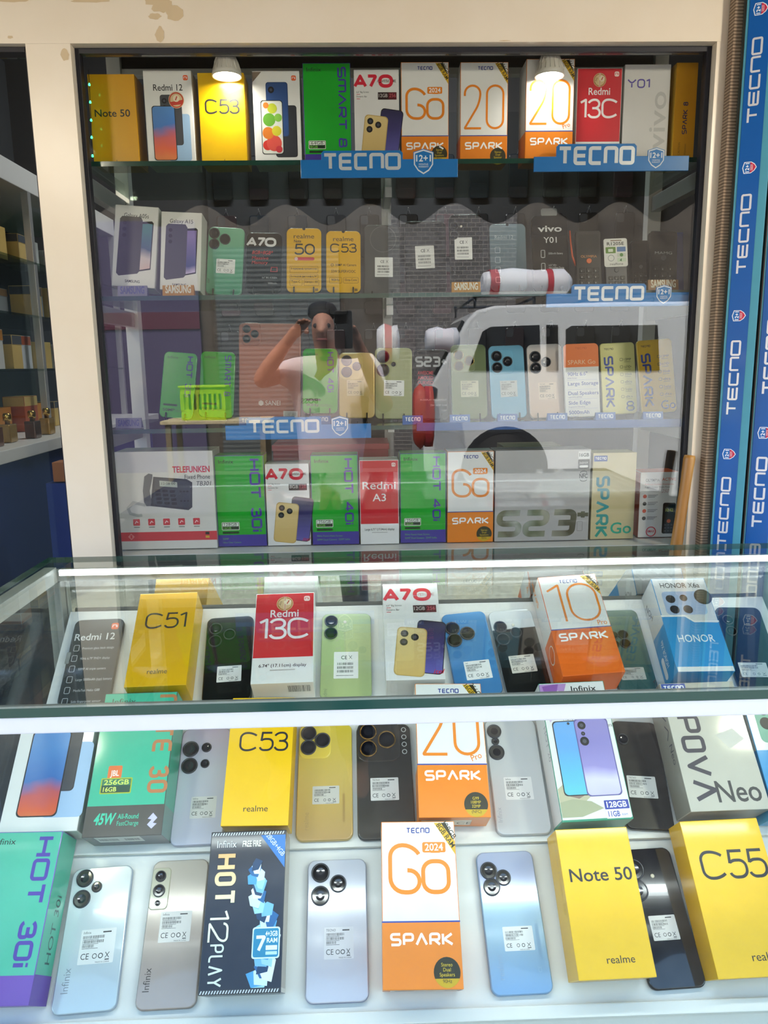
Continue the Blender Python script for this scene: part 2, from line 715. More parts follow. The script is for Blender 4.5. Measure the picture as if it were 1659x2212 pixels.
def place(p, s, off, TL, TR, BL=None, BR=None, L=None, W=None, floor=None, vmin=None):
    """where four corners seen in the photo lie on the plane through p along s; gives the frame of the thing's front face"""
    n = XA.cross(s)
    o = p + n * off

    def q(c):
        h = hit(c[0], c[1], n, o) - o
        return Vector((h.x, h.dot(s)))
    tl, tr = q(TL), q(TR)
    if BL is None:
        v = 0.0 if floor is None else floor
        bl, br = Vector((tl.x, v)), Vector((tr.x, v))
        d = tl.y - v
    else:
        bl, br = q(BL), q(BR)
    mt, mb_ = (tl + tr) / 2, (bl + br) / 2
    up = (mt - mb_).normalized()
    rt = Vector((up.y, -up.x))
    r = Spot()
    r.W = W or (abs((tr - tl).dot(rt)) + abs((br - bl).dot(rt))) / 2
    full = (mt - mb_).length
    r.L = L or full
    if L:
        mb_ = mt - up * L
    r.dy = 0.0
    if vmin is not None and mb_.y < vmin:
        mb_ = mb_ + up * ((vmin - mb_.y) / up.y)
        r.dy = (r.L - (mt - mb_).length) / r.W
        r.L = (mt - mb_).length
    o2 = mb_ - rt * r.W / 2
    d3 = lambda a: XA * a.x + s * a.y
    M = Matrix.Identity(4)
    for i, v in enumerate((d3(rt), d3(up), n)):
        M[0][i], M[1][i], M[2][i] = v
    M.translation = o + d3(o2)
    r.M = M
    r.group = None
    return r


def on_board(row, off, TL, TR, BL, BR, **k):
    return place(BASE[row], ST, off, TL, TR, BL, BR, **k)


def grouped(r, g):
    r.group = g
    return r


def upright(shelf, Y, xl, xr, ytop, **k):
    return grouped(place(Vector((0, Y, SHELF[shelf] + .0008)), Vector((0, 0, 1)), 0, (xl, ytop), (xr, ytop), **k), {1: 'boxes standing on the top shelf', 4: 'boxes in the bottom row of the showcase'}[shelf])


def leaning(shelf, Y, lean, TL, TR, BL, BR, **k):
    a = radians(lean)
    return grouped(place(Vector((0, Y, SHELF[shelf] + .006)), Vector((0, sin(a), cos(a))), 0, TL, TR, BL, BR, **k), {2: 'goods leaning on the second shelf', 3: 'goods leaning on the third shelf'}[shelf])


# ------------------------------------------------------------------ cartons and phones
def carton(r, T, front, label, cat='phone box', side=None, top=None, bands=(), bevel=.0009, coat=.25, name='phone_box', group=None, gap=.0006):
    """cardboard box with folded lid edge; bands = (share of height from the bottom, colour) below the main colour"""
    mb = MB()
    W, L = r.W, r.L
    lv = [0.0] + [b[0] * L for b in bands] + [L]
    cs = [b[1] for b in bands] + [front]
    mf = [paint(c, .38, 0, coat) for c in cs]
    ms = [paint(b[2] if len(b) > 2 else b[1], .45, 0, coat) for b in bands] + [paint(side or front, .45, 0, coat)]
    x0, x1 = gap, W - gap
    for k in range(len(cs)):
        y0, y1 = lv[k], lv[k + 1]
        mb.add([(x0, y0, 0), (x1, y0, 0), (x1, y1, 0), (x0, y1, 0)], [(0, 1, 2, 3)], mf[k])
        mb.add([(x0, y0, 0), (x0, y1, 0), (x0, y1, -T), (x0, y0, -T)], [(0, 1, 2, 3)], ms[k])
        mb.add([(x1, y0, 0), (x1, y0, -T), (x1, y1, -T), (x1, y1, 0)], [(0, 1, 2, 3)], ms[k])
        mb.add([(x0, y0, -T), (x0, y1, -T), (x1, y1, -T), (x1, y0, -T)], [(0, 1, 2, 3)], ms[k])
    mb.add([(x0, L, 0), (x1, L, 0), (x1, L, -T), (x0, L, -T)], [(0, 1, 2, 3)], paint(top or side or front, .45, 0, coat))
    mb.add([(x0, 0, 0), (x0, 0, -T), (x1, 0, -T), (x1, 0, 0)], [(0, 1, 2, 3)], paint(cs[0] if bands else (side or front), .45, 0, coat))
    o = mb.build(name, None, r.M, bevel)
    tag(o, label, cat, group or r.group)
    return o


def finish(o, r, F_, labels=None):
    if o.name.startswith('mobile_phone') and getattr(r, 'dy', 0):
        for mb in F_.parts.values():
            mb.v = [(x, y - r.dy, z) for x, y, z in mb.v]
    F_.build(o, r.W, labels)
    return o


def side_print(o, r, T, fn, side='L'):
    """lettering on the left (L), right (R) or lower (B) side of a carton; x runs along the side's bottom, y up"""
    F_ = Face()
    fn(F_)
    for nm, mb in F_.parts.items():
        nv = []
        for x, y, z in mb.v:
            zz = 5e-5 + z * LAYER
            if side == 'L':
                nv.append((.0006 - zz, y * r.W, -T + x * r.W))
            elif side == 'R':
                nv.append((r.W - .0006 + zz, y * r.W, -x * r.W))
            else:
                nv.append((x * r.W, -zz, -T + y * r.W))
        mb.v = nv
        mb.build('side_' + nm if nm in ('lettering',) else nm, o)


LENS_RING = paint('#47484c', .3, .8, 0, .5, 0)
LENS_GLASS = paint('#0b0c10', .12, 0, .3, .4, 0)
LENS_IN = paint('#23242c', .15, .3, 1.0, .6, 0)


def handset(r, back, frame, label, T=.0082, rad=.010, lens=(), cat='phone', name='mobile_phone', group=None, rough=.22, ring=None, glass=None, flash=None, bump=None, coat=.6):
    """phone with rounded slab body; lens = (x, y, radius) in widths from the lower left, each a raised camera"""
    mb = MB()
    W, L = r.W, r.L
    mback = back if not isinstance(back, str) else paint(back, rough, 0, coat)
    mfr = paint(frame, .3, .5)

    def ringp(ins, z):
        return [(x, y, z) for x, y in rr(ins, ins, W - ins, L - ins, rad - ins * .5, 7)]
    mb.rings([ringp(.0016, 0), ringp(.0005, -.0007)], mback, True, False)
    mb.rings([ringp(.0005, -.0007), ringp(0, -.0022), ringp(0, -T + .0016), ringp(.0014, -T)], mfr, False, True)
    o = mb.build(name, None, r.M)
    bm = bmesh.new()
    bm.from_mesh(o.data)
    bmesh.ops.remove_doubles(bm, verts=bm.verts, dist=1e-6)
    bmesh.ops.recalc_face_normals(bm, faces=bm.faces)
    bm.to_mesh(o.data)
    bm.free()
    tag(o, label, cat, group or getattr(r, 'group', None))
    par = o
    dy = getattr(r, 'dy', 0.0)
    lens = [(a, b_ - dy, q) for a, b_, q in lens]
    flash = (flash[0], flash[1] - dy) if flash else None
    bump = (bump[0], bump[1] - dy, bump[2], bump[3] - dy, bump[4]) if bump else None
    if bump:
        x0, y0, x1, y1, bc = bump
        b = MB()
        bmat = paint(bc, .2, 0, .6) if isinstance(bc, str) else bc
        P = lambda ins, z: [(x, y, z) for x, y in rr(x0 * W + ins, y0 * W + ins, x1 * W - ins, y1 * W - ins, .22 * (x1 - x0) * W, 6)]
        b.rings([P(-.0006, -.0002), P(0, .0008), P(.0006, .0014)], bmat, False, True)
        par = b.build('camera_plate', o)
    for ln in lens:
        x, y, q = ln[0] * W, ln[1] * W, ln[2] * W
        z0 = .0012 if bump else 0
        b = MB()
        b.lathe([(q, -.0003), (q, .0017), (q * .95, .0021), (q * .86, .0021), (q * .84, .0016)], ring or LENS_RING, (x, y, z0), 26, cap0=False, cap1=False)
        b.lathe([(q * .85, .0016), (q * .5, .00165)], glass or LENS_GLASS, (x, y, z0), 26, cap0=False, cap1=False)
        b.lathe([(q * .5, .00165), (q * .22, .0012)], LENS_IN, (x, y, z0), 26, cap0=False, cap1=True)
        b.build('camera_lens', par)
    for fx, fy in ([flash] if flash else []):
        b = MB()
        b.lathe([(.035 * W, -.0002), (.035 * W, .0006), (.02 * W, .0009)], paint('#e9e2cf', .3), (fx * W, fy * W, .0), 14, cap0=False)
        b.build('flash', par)
    return o


def stand(r, label, group, T=.009, col='#1c1c1e', hooks=(.22, .78)):
    """small wire plate stand behind and under a leaning phone: two hooks in front, a prop behind"""
    mb = MB()
    mt = paint(col, .35)
    inv = r.M.inverted()
    for hx in hooks:
        x = hx * r.W
        mb.tube([(x, .010, .0035), (x, -.0018, .0035), (x, -.0036, .0005), (x, -.0036, -T - .003), (x, .02, -T - .003), (x, .07, -T - .003)], .0014, mt, 6)
    # rear prop reaching down to the shelf
    c = r.M @ Vector((r.W / 2, .075, -T - .003))
    z = (r.M @ Vector((r.W / 2, -.004, 0))).z
    foot = Vector((c.x, c.y + .035, z))
    mb.tube([inv @ c, inv @ foot], .0014, mt, 6)
    xa, xb = hooks[0] * r.W, hooks[1] * r.W
    mb.tube([(xa, .07, -T - .003), (xb, .07, -T - .003)], .0014, mt, 6)
    o = mb.build('display_stand', None, r.M)
    tag(o, label, 'stand', group or 'wire stands under leaning phones')
    return o


# ================================================================== THE SETTING
BEIGE = pattern_mat('painted_board', 'noise', '#e2d5be', '#e7dcc8', 9, .33, .02)
BEIGE_BARE = paint('#cdb894', .6)


def struct(name, mb, bevel=0):
    return tag(mb.build(name, None, None, bevel), kind='structure')


b = MB()
b.box(-9, 9, -9, 4.2, -.08, 0, pattern_mat('paving', 'noise', '#504b44', '#736d64', 30, .9, .4))
struct('floor', b)

b = MB()   # shop front: header, pillar, right jamb, sill wall below the showcase
b.box(-2.6, .606, 1.380, 1.416, 1.817, 2.75, BEIGE)
b.box(-.534, -.462, 1.380, 1.416, 0.0, 1.8168, BEIGE)
b.box(.599, .652, 1.3805, 1.416, 0.0, 2.75, BEIGE)
b.box(-.462, .599, 1.382, 1.416, 0.0, .935, BEIGE)
b.box(.652, 2.6, 1.40, 1.416, 0.0, 2.75, BEIGE)
rn = random.Random(3)
WF = struct('wall_front', b)
b = MB()   # patches where old tape has pulled the paint off
for px, py, w, h in ((340, -2, 30, 12), (376, 28, 18, 14), (345, 75, 9, 15), (30, 0, 30, 4), (352, 14, 24, 12), (190, 2, 40, 3), (140, 118, 8, 12), (335, 35, 14, 6), (1090, 88, 12, 1), (22, 80, 6, 3)):
    c = atY(px, py, 1.3795)
    u = .00083
    pts = []
    for k in range(16):
        a = 2 * pi * k / 16
        e = rn.uniform(.75, 1.1)
        pts.append((c.x + cos(a) * w * u * e, 1.3796 - .0001 * px / 200, c.z + sin(a) * h * u * e))
    b.add(pts, [tuple(range(16))], BEIGE_BARE)
o = b.build('peeled_patch', WF)
o['label'] = 'bare tan patches where paint peeled'

b = MB()
b.box(-2.6, 2.6, 3.40, 3.48, 0, 2.75, paint('#4a4a4c', .7))
struct('wall_back', b)
b = MB()
b.box(-2.66, -2.6, 1.38, 3.48, 0, 2.75, paint('#5d5f62', .7))
struct('wall_left', b)
b = MB()
b.box(2.6, 2.66, 1.38, 3.48, 0, 2.75, paint('#5d5f62', .7))
struct('wall_right', b)
b = MB()
b.box(-2.66, 2.66, 1.38, 3.48, 2.75, 2.83, paint('#8d8d8a', .7))
struct('ceiling', b)

# left shop window: pane in a slim dark gasket
b = MB()
b.box(-1.9, -.540, 1.408, 1.413, .02, 1.806, GLASS)
w1 = struct('window_1', b)
b = MB()
b.box(-.540, -.5345, 1.392, 1.418, .02, 1.817, paint('#17171f', .5))
b.box(-1.9, -.5345, 1.392, 1.418, 1.809, 1.8165, paint('#17171f', .5))
o = b.build('window_frame', w1)
o['label'] = 'dark rubber gasket'

# showcase window
b = MB()
b.box(-.456, .592, 1.4045, 1.4095, .945, 1.808, GLASS)
w2 = struct('window_2', b)
b = MB()
dk = paint('#1b1c24', .45)
b.box(-.4615, -.4545, 1.398, 1.414, .94, 1.8165, dk)
b.box(.5905, .5985, 1.398, 1.414, .94, 1.8165, dk)
b.box(-.4545, .5905, 1.398, 1.414, 1.8085, 1.8165, dk)
b.box(-.4545, .5905, 1.398, 1.414, .9355, .944, dk)
o = b.build('window_frame', w2)
o['label'] = 'dark rubber gasket'

# ------------------------------------------------------------------ the showcase carcass
CX0, CX1, CYB = -.505, .645, 1.72
root = empty('display_case', (0, 1.6, .94))
tag(root, 'glazed wall showcase with white aluminium posts behind the wide pillar', 'showcase')


def part(name, mb, parent=root, bevel=0.0, label=None):
    o = mb.build(name, None, None, bevel)
    o.parent = parent
    o.matrix_parent_inverse = parent.matrix_world.inverted()
    if label: o['label'] = label
    return o


bpy.context.view_layer.update()
b = MB(); b.box(CX0, CX1, 1.418, CYB + .02, .936, .9535, WHITE_ALU); part('base_board', b)
b = MB(); b.box(CX0, CX1, 1.5, CYB + .02, 1.95, 1.965, paint('#242427', .25, .3, .4)); b.box(CX0, CX1, 1.418, 1.5, 1.95, 1.965, paint('#242427', .25, .3, .4)); part('top_panel', b, label='dark reflective top panel')
for nm, x in (('left', CX0), ('right', CX1 - .028)):
    b = MB(); b.box(x, x + .028, CYB - .008, CYB + .02, .9535, 1.95, WHITE_ALU); part('post', b, bevel=.001)
b = MB(); b.box(.049, .069, CYB, CYB + .02, .9535, 1.884, WHITE_ALU)
for z in (1.3, 1.55):
    b.box(.055, .063, CYB - .0005, CYB, z, z + .012, paint('#3a3a3c'))
part('post', b, bevel=.001)
b = MB(); b.box(CX0 + .028, CX1 - .028, CYB, CYB + .02, 1.884, 1.897, WHITE_ALU); part('rail', b, bevel=.001)
b = MB(); b.box(CX0 + .028, CX1 - .028, CYB + .004, CYB + .012, 1.897, 1.95, paint('#1d1d20', .3, 0, .3)); part('top_strip', b, label='dark strip above the rear rail')
for x in (CX0, CX1 - .024):
    b = MB(); b.box(x, x + .024, 1.418, 1.442, .9535, 1.95, WHITE_ALU); part('post', b, bevel=.001)
    for z in (SHELF[1], SHELF[2], SHELF[3]):
        b = MB(); b.box(x + .002, x + .020, 1.442, CYB - .008, z - .04, z - .0095, ALU); part('shelf_bracket', b, bevel=.001)
    b = MB(); b.box(x + .002, x + .022, 1.442, CYB - .008, 1.915, 1.95, WHITE_ALU); part('rail', b, bevel=.001)
for z in (SHELF[1], SHELF[2], SHELF[3]):
    b = MB(); b.box(.052, .066, 1.60, CYB, z - .028, z - .0085, ALU); part('shelf_bracket', b, bevel=.001)

for k, lab in ((1, 'topmost glass shelf, under the row with the hanging lamps'), (2, 'second glass shelf down, carrying leaning phones and white boxes'), (3, 'third glass shelf down, with the blue front rail')):
    z = SHELF[k]
    b = MB()
    b.box(CX0 + .030, CX1 - .030, 1.43, 1.7115, z - .008, z, SHELF_GLASS)
    b.fm[2] = b.mi(GREEN_EDGE)
    o = b.build('glass_shelf', None)
    tag(o, lab, 'shelf', 'glass shelves of the wall showcase')
b = MB()
b.box(.10, .612, 1.4245, 1.4295, SHELF[3] - .011, SHELF[3] + .004, paint('#1c4f92', .35))
tag(b.build('shelf_rail', None, None, .0008), 'dark blue edge strip along the front of the third shelf', 'edge strip')

# ------------------------------------------------------------------ the glass counter in front
QX0, QX1, QY0, QY1, QT = -.512, .69, .655, 1.222, 1.0
root = empty('display_counter', (0, .93, 0))
tag(root, 'white framed glass counter holding three tilted rows of phones and boxes', 'counter')
bpy.context.view_layer.update()
b = MB()
b.box(QX0, QX1, QY0, QY1, QT - .009, QT, COUNTER_GLASS)
e = b.mi(GREEN_EDGE)
for i in (2, 3, 4, 5):
    b.fm[i] = e
part('glass_top', b, root)
b = MB(); b.box(QX0 + .004, QX1 - .004, QY0 + .004, QY0 + .009, .43, QT - .0265, COUNTER_GLASS); part('front_glass', b, root)
b = MB(); b.box(QX0 + .003, QX1 - .003, QY0 + .001, QY0 + .026, QT - .0255, QT - .0095, WHITE_ALU); part('front_rail', b, root, .0012)
b = MB(); b.box(QX0 + .003, QX1 - .003, QY0 - .004, QY0 + .03, .385, .43, WHITE_ALU); part('bottom_rail', b, root, .0015)
b = MB(); b.box(QX0 + .003, QX1 - .003, QY1 - .022, QY1 - .002, QT - .0345, QT - .0185, WHITE_ALU); part('rear_rail', b, root, .0012)
b = MB(); b.box(QX0 + .003, QX0 + .022, QY0 + .026, QY1 - .026, QT - .0345, QT - .0095, WHITE_ALU); part('side_rail', b, root, .0012)
b = MB(); b.box(QX1 - .028, QX1 - .003, QY0 + .026, QY1 - .026, QT - .0345, QT - .0095, WHITE_ALU); part('side_rail', b, root, .0012)
for x in (QX0 + .003, QX1 - .028):
    b = MB(); b.box(x, x + .022, QY1 - .026, QY1 - .002, .40, QT - .0345, ALU); part('corner_post', b, root, .0012)
    b = MB(); b.box(x, x + .022, QY0 + .001, QY0 + .026, .43, QT - .0345, ALU); part('corner_post', b, root, .0012)
b = MB(); b.box(QX0 + .010, QX0 + .014, QY0 + .026, QY1 - .026, .43, QT - .0345, COUNTER_GLASS); part('side_glass', b, root)
b = MB(); b.box(QX1 - .014, QX1 - .010, QY0 + .026, QY1 - .026, .43, QT - .0345, COUNTER_GLASS); part('side_glass', b, root)
b = MB(); b.box(QX0 + .026, QX1 - .032, QY1 - .0065, QY1 - .0045, .90, QT - .036, MIRROR); part('mirror_back', b, root)
b = MB(); b.box(QX0 + .006, QX1 - .006, QY1 - .004, QY1 - .0015, .40, QT - .036, WHITE_ALU); part('back_panel', b, root)
b = MB()
b.box(QX0 + .003, QX1 - .003, QY0 + .002, QY1 - .003, .0, .385, WHITE_ALU)
part('plinth', b, root, .002)
BOARD = paint('#ecebe6', .5, 0, .1, .4, .015, 60, .05)
for k in (1, 2, 3):
    P = BASE[k]
    b = MB()
    n = XA.cross(ST)
    vmax = .213 if k < 3 else .176
    prof = [P + ST * -.004, P + ST * vmax, P + ST * vmax - n * .006, P - ST * .004 - n * .006]
    x0, x1 = -.478, QX1 - .034
    vs = [(x0, q.y, q.z) for q in prof] + [(x1, q.y, q.z) for q in prof]
    b.add(vs, [(0, 1, 5, 4), (1, 2, 6, 5), (2, 3, 7, 6), (3, 0, 4, 7), (0, 3, 2, 1), (4, 5, 6, 7)], BOARD)
    part('tilted_board', b, root)
    b = MB()      # riser under the lower edge of this board
    q = P - ST * .004 - n * .006
    if k > 1:
        b.box(x0, x1, q.y + .030, q.y + .033, q.z + .0125, q.z + .024, BOARD)
    else:
        b.box(x0, x1, q.y + .004, q.y + .010, .43, q.z + .003, BOARD)
    part('riser', b, root)
b = MB()          # lip that stops the front row sliding off
P = BASE[1]
n = XA.cross(ST)
a0, a1 = P - ST * .0185 - n * .012, P - ST * .0045 - n * .012
b_ = [a0, a1, a1 + n * .024, a0 + n * .024]
vs = [(-.478, q.y, q.z) for q in b_] + [(QX1 - .034, q.y, q.z) for q in b_]
b.add(vs, [(0, 1, 5, 4), (1, 2, 6, 5), (2, 3, 7, 6), (3, 0, 4, 7), (0, 3, 2, 1), (4, 5, 6, 7)], WHITE_ALU)
part('lip', b, root, .0015)

LED = emit_mat('led_light', '#f4f8ff', LED_STRENGTH)
for y, z, lab in ((QY1 - .031, QT - .0165, 'glowing white light strip along the rear top edge of the counter'), (QY0 + .034, QT - .019, 'light strip behind the white front rail of the counter')):
    b = MB(); b.box(QX0 + .03, QX1 - .034, y - .004, y + .004, z - .0055, z + .0055, ALU)
    o = b.build('led_strip', None)
    b = MB()
    if y > 1:
        b.box(QX0 + .03, QX1 - .034, y - .0075, y - .0042, z - .004, z + .0045, LED)
    else:
        b.box(QX0 + .03, QX1 - .034, y - .003, y + .003, z - .009, z - .0062, LED)
    b.build('light_tube', o)
    tag(o, lab, 'light strip')


# ================================================================== THE GOODS
INK = '#26262a'
YEL, YEL2 = '#f2bf00', '#e6b200'
ORG = '#ee8616'
GRN, PUR = '#12a826', '#43349a'
RED = '#d3202f'
WHT = '#eceae6'
TEAL = '#35b795'
NAVY = '#263a8c'
MI = '#f0622a'


def mi_logo(F_, x, y, s=.1, base=MI, ink='#ffffff'):
    F_.rect(x, y, x + s, y + s, base, s * .3, part='logo')
    F_.strokes('Ni', x + s * .2, y + s * .28, s * .44, .2, ink, .15, fit=s * .6, gap=.3, part='logo')


def warranty(F_, cx, cy, r, half=False, tint='#c0392b'):
    """round paper warranty seal"""
    F_.part = 'warranty_seal'
    F_.circ(cx, cy, r, '#d8b98c')
    F_.ring(cx, cy, r * .86, r * .14, tint if not half else '#b07b3c')
    if half:
        F_.poly([(cx - r * .1, cy - r), (cx + r * .1, cy - r), (cx + r * .1, cy + r), (cx - r * .1, cy + r)], '#efe2c8')
        F_.poly([(cx - r * .04, cy - r), (cx + .04 * r, cy - r), (cx + .04 * r, cy + r), (cx - .04 * r, cy + r)], '#b5402f')
    else:
        F_.poly([(cx - r * .9, cy - r * .25), (cx + r * .9, cy + .05 * r), (cx + r * .8, cy - .5 * r), (cx - .7 * r, cy - r * .65)], tint)
    F_.circ(cx + (.35 * r if half else 0), cy + r * .2, r * .42, '#e9d9ba')
    F_.line([(cx + (.25 * r if half else -.1 * r), cy - r * .02), (cx + (.5 * r if half else .1 * r), cy + .45 * r)], r * .14, tint)
    if half:
        F_.txt('1 AN', cx - r * .45, cy - r * .1, r * .3, '#6a4a1c', 'C', rot=1.2)
    F_.part = None


def corner(F_, h, t1, t2, col='#d8ac1c', s=.27):
    """cut-off corner sticker with the memory size"""
    F_.part = 'corner_sticker'
    F_.poly([(1 - s * 1.05, h - .02), (.985, h - s * 1.5), (.985, h - s * .95), (1 - s * .45, h - .02)], '#2e2a1a')
    F_.poly([(1 - s * 1.05, h - .02), (.985, h - s * 1.55), (.985, h - s * .95), (1 - s * .7, h - .02)], col)
    a = -atan2(s * 1.5, s) * .98
    F_.txt(t1, 1 - s * .40, h - s * .50, s * .26, col if False else '#3a3010', 'C', rot=a, wt=.01)
    F_.txt(t2, 1 - s * .58, h - s * .72, s * .24, '#3a3010', 'C', rot=a, wt=.01)
    F_.part = None


def badge_spec(F_, x, y, a, b_, w=.36, inv=False):
    F_.part = 'spec_badge'
    F_.rect(x, y, x + w, y + w * .46, '#dfe6d4' if not inv else '#1d1d1f', .02)
    F_.rect(x + .012, y + .012, x + w - .012, y + w * .46 - .012, '#11301a', .012)
    F_.rect(x + .02, y + w * .22, x + w - .02, y + w * .46 - .02, '#e9efe4', .005)
    F_.txt(a, x + w / 2, y + w * .25, w * .155, '#101010', 'C', fit=w * .72)
    F_.txt(b_, x + w * .08, y + w * .06, w * .13, '#7fd24a', fit=w * .45)
    F_.part = None


def box_yellow(r, T, label, big, front=YEL, bx=.5, by=.63, bh=.17, fit=.74, st=.105, realme=.03, side=None, rfit=.3, rx=None, group=None, note=False):
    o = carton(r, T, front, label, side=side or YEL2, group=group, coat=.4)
    h = r.L / r.W
    F_ = Face()
    if note:
        F_.txt(big, bx, by * h, bh, INK, 'C', fit=fit, wt=.012)
    else:
        F_.strokes(big.replace('C', 'c'), bx, by * h, bh, st, INK, .5, al='C', fit=fit, gap=.13)
    F_.txt('realme', rx or .5, realme, .085, INK, 'L' if rx else 'C', fit=rfit, part='brand_lettering')
    return o, F_


def box_spark(r, T, label, big, split=.27, stick=('128GB', '8GB RAM'), logo=True, year=False, pro=False, round_badge=('Stereo', 'Dual', 'Speakers', '90Hz'), white=WHT, col=ORG, group=None, sy=None, num=None, bby=.13, logo_x=.5):
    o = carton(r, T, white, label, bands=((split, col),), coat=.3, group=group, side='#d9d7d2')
    h = r.L / r.W
    F_ = Face()
    F_.rect(.004, split * h, .996, split * h + .018, '#38489a')
    if logo:
        F_.strokes('TECNO', logo_x, h - .15, .07, .2, NAVY, .16, al='C', fit=.3, gap=.3, part='logo')
    if stick:
        corner(F_, h, *stick)
    if big == 'Go':
        y0 = split * h + .32
        F_.strokes('G', .12, y0, .62, .085, ORG, .34, fit=.38, part='numerals')
        F_.strokes('0', .55, y0, .42, .125, ORG, .33, fit=.33, part='numerals')
        F_.line([(.66, y0 + .52), (.78, y0 + .52)], .05, ORG, part='lettering')
        if year:
            F_.rect(.55, y0 + .50, .86, y0 + .63, ORG, .025, part='year_tag')
            F_.txt('2024', .705, y0 + .525, .085, '#ffffff', 'C', fit=.24, wt=.01)
    elif big:
        hh = num or .86
        y0 = split * h + .13
        F_.strokes(big, .1, y0, hh, .05, ORG, .4, fit=.8, gap=.16, part='numerals')
    if pro:
        F_.txt('Pro', .79, split * h + .05, .085, ORG, rot=.35 if pro == 1 else 0, wt=.008)
    ys = sy or split * h - .26
    F_.strokes('SPARK', .12, ys, .145, .2, '#ffffff', .2, fit=.76, gap=.32)
    if round_badge:
        F_.part = 'spec_badge'
        cx, cy, q = .80, bby + .05, .165
        F_.circ(cx, cy, q, '#33301c')
        F_.poly([(cx - q * .92, cy - q * .4)] + [(cx + q * cos(t), cy + q * sin(t)) for t in [pi + .41 + k * (pi - .82) / 12 for k in range(13)]] , '#c9a51a')
        for i, tx in enumerate(round_badge[:3]):
            F_.txt(tx, cx, cy + q * (.38 - .32 * i), q * .24, '#d9b92a', 'C')
        F_.txt(round_badge[3], cx, cy - q * .68, q * .24, '#2a2a20', 'C')
        F_.part = None
    return o, F_


def box_infinix(r, T, label, word, front=GRN, band=PUR, bandh=.13, ink=PUR, spec=('128GB', '16GB'), wy=.3, wl=.62, sx=.72, wh=.22, group=None, extra=(), side=None, logo=True, specy=None):
    o = carton(r, T, front, label, bands=((bandh, band),), side=side or front, group=group, coat=.35)
    h = r.L / r.W
    F_ = Face()
    if logo:
        F_.txt('Infinix', .09, h - .16, .075, INK, fit=.3)
    # word runs down the box, letters turned a quarter
    F_.strokes(word, sx - wh * .1, h - .09, wh, .2, ink, .18, rot=-pi / 2, fit=wl * h, gap=.3)
    if spec:
        y = specy or bandh * h + .1
        badge_spec(F_, .09, y, spec[0], spec[1])
        F_.rect(.10, y - .075, .44, y - .03, '#143018', .02, part='spec_badge')
    for tx, x, y, s_ in extra:
        F_.txt(tx, x, y, s_, '#6fae6a')
    return o, F_


def box_red(r, T, label, big='13C', seal=True, split=.22, foot='6.74" (17.11cm) display', group=None, a3=False):
    o = carton(r, T, RED, label, bands=((split, WHT),), side=WHT, coat=.4, group=group)
    h = r.L / r.W
    F_ = Face()
    mi_logo(F_, .82, h - .17, .1, '#f3d6cf', RED)
    if a3:
        F_.txt('Redmi', .5, h * .66, .19, '#f4eeee', 'C', fit=.84, wt=.006)
        F_.txt('A3', .5, h * .66 - .31, .19, '#f4eeee', 'C', fit=.34, wt=.006)
    else:
        F_.txt('Redmi', .5, h * .72, .14, '#f4eeee', 'C', fit=.47, wt=.01)
        F_.strokes(big.replace('C', 'c'), .1, h * .47, .40, .115, '#f4eeee', .5, fit=.82, gap=.16, part='numerals')
        if seal:
            warranty(F_, .5, h * .875, .14, half=True)
    F_.txt(foot, .5, split * h - .17, .055, INK, 'C', fit=.76, wt=.01)
    F_.rect(.3, split * h - .235, .7, split * h - .215, '#b9b5b0')
    return o, F_


def picture_pair(F_, x, y, w, hgt, back='#45464c', screen=None, rot=0, third=None):
    """front of a phone before its back, as printed on the white boxes"""
    if third:
        F_.phone(x + w * .62, y - .01, w, hgt * .86, third, rot, (), third)
    F_.phone(x + w * .38, y + hgt * .28, w * .92, hgt * .92, back, rot, ((.2, .88, .12), (.2, .74, .12), (.48, .88, .12), (.48, .74, .10)), '#3a3b40')
    F_.phone(x, y, w, hgt, screen or '#4a7fc0', rot, (), '#232428')


def box_a70(r, T, label, mem='8GB', mem2='128', group=None, cut=False):
    o = carton(r, T, '#e9e6e3', label, side='#dcdad6', coat=.4, group=group)
    h = r.L / r.W
    F_ = Face()
    F_.strokes('a7', .03, h - .37, .27, .24, '#d8203a', .12, fit=.46, gap=.2)
    F_.strokes('0', .58, h - .37, .27, .26, '#d8203a', .4, fit=.25)
    F_.rect(.5, h - .27, .93, h - .20, '#e9e6e3', .01, part='lettering')
    F_.txt('AWESOME', .51, h - .26, .055, '#d8203a', fit=.42, wt=.012)
    F_.txt('6.6" Big Screen', .06, h - .47, .034, INK)
    F_.rect(.06, h - .505, .14, h - .495, '#d8203a')
    F_.txt('Dynamic Bar', .06, h - .56, .034, INK)
    F_.rect(.06, h - .595, .14, h - .585, '#d8203a')
    F_.part = 'spec_badge'
    F_.rect(.53, h - .61, .94, h - .46, '#5e1420')
    F_.rect(.53, h - .61, .76, h - .46, '#2b171a')
    F_.txt(mem, .55, h - .56, .07, '#e0d6d0', fit=.19)
    F_.txt(mem2, .78, h - .56, .07, '#d05c68', fit=.14)
    F_.part = None
    ph = 1.02
    F_.phone(.46, .14, .50, ph, ramp_mat('print_violet_screen', ((0, '#6a64b8'), (.5, '#3a3470'), (1, '#17161c')), .4, scale=9), -.14, (), '#191919', r=.16)
    F_.phone(.13, .10, .52, .93, ramp_mat('print_gold_back', ((0, '#d9b468'), (1, '#e6cf96')), .4, scale=8), -.12, ((.25, .86, .13), (.6, .80, .13), (.25, .68, .13)), '#c3a25c', r=.16)
    F_.txt('itel', .80, .1, .085, '#d8203a', fit=.16, slant=.4, part='logo')
    return o, F_


RED_SCREEN = ramp_mat('print_mountain', ((.0, '#e89a48'), (.35, '#e0603a'), (.5, '#c85a5a'), (.62, '#3f74b8'), (1, '#5b93cf')), .35, axis=1, scale=7.5, wave=.3)

# ------------------------------------------------------------------ top shelf
YF = 1.462


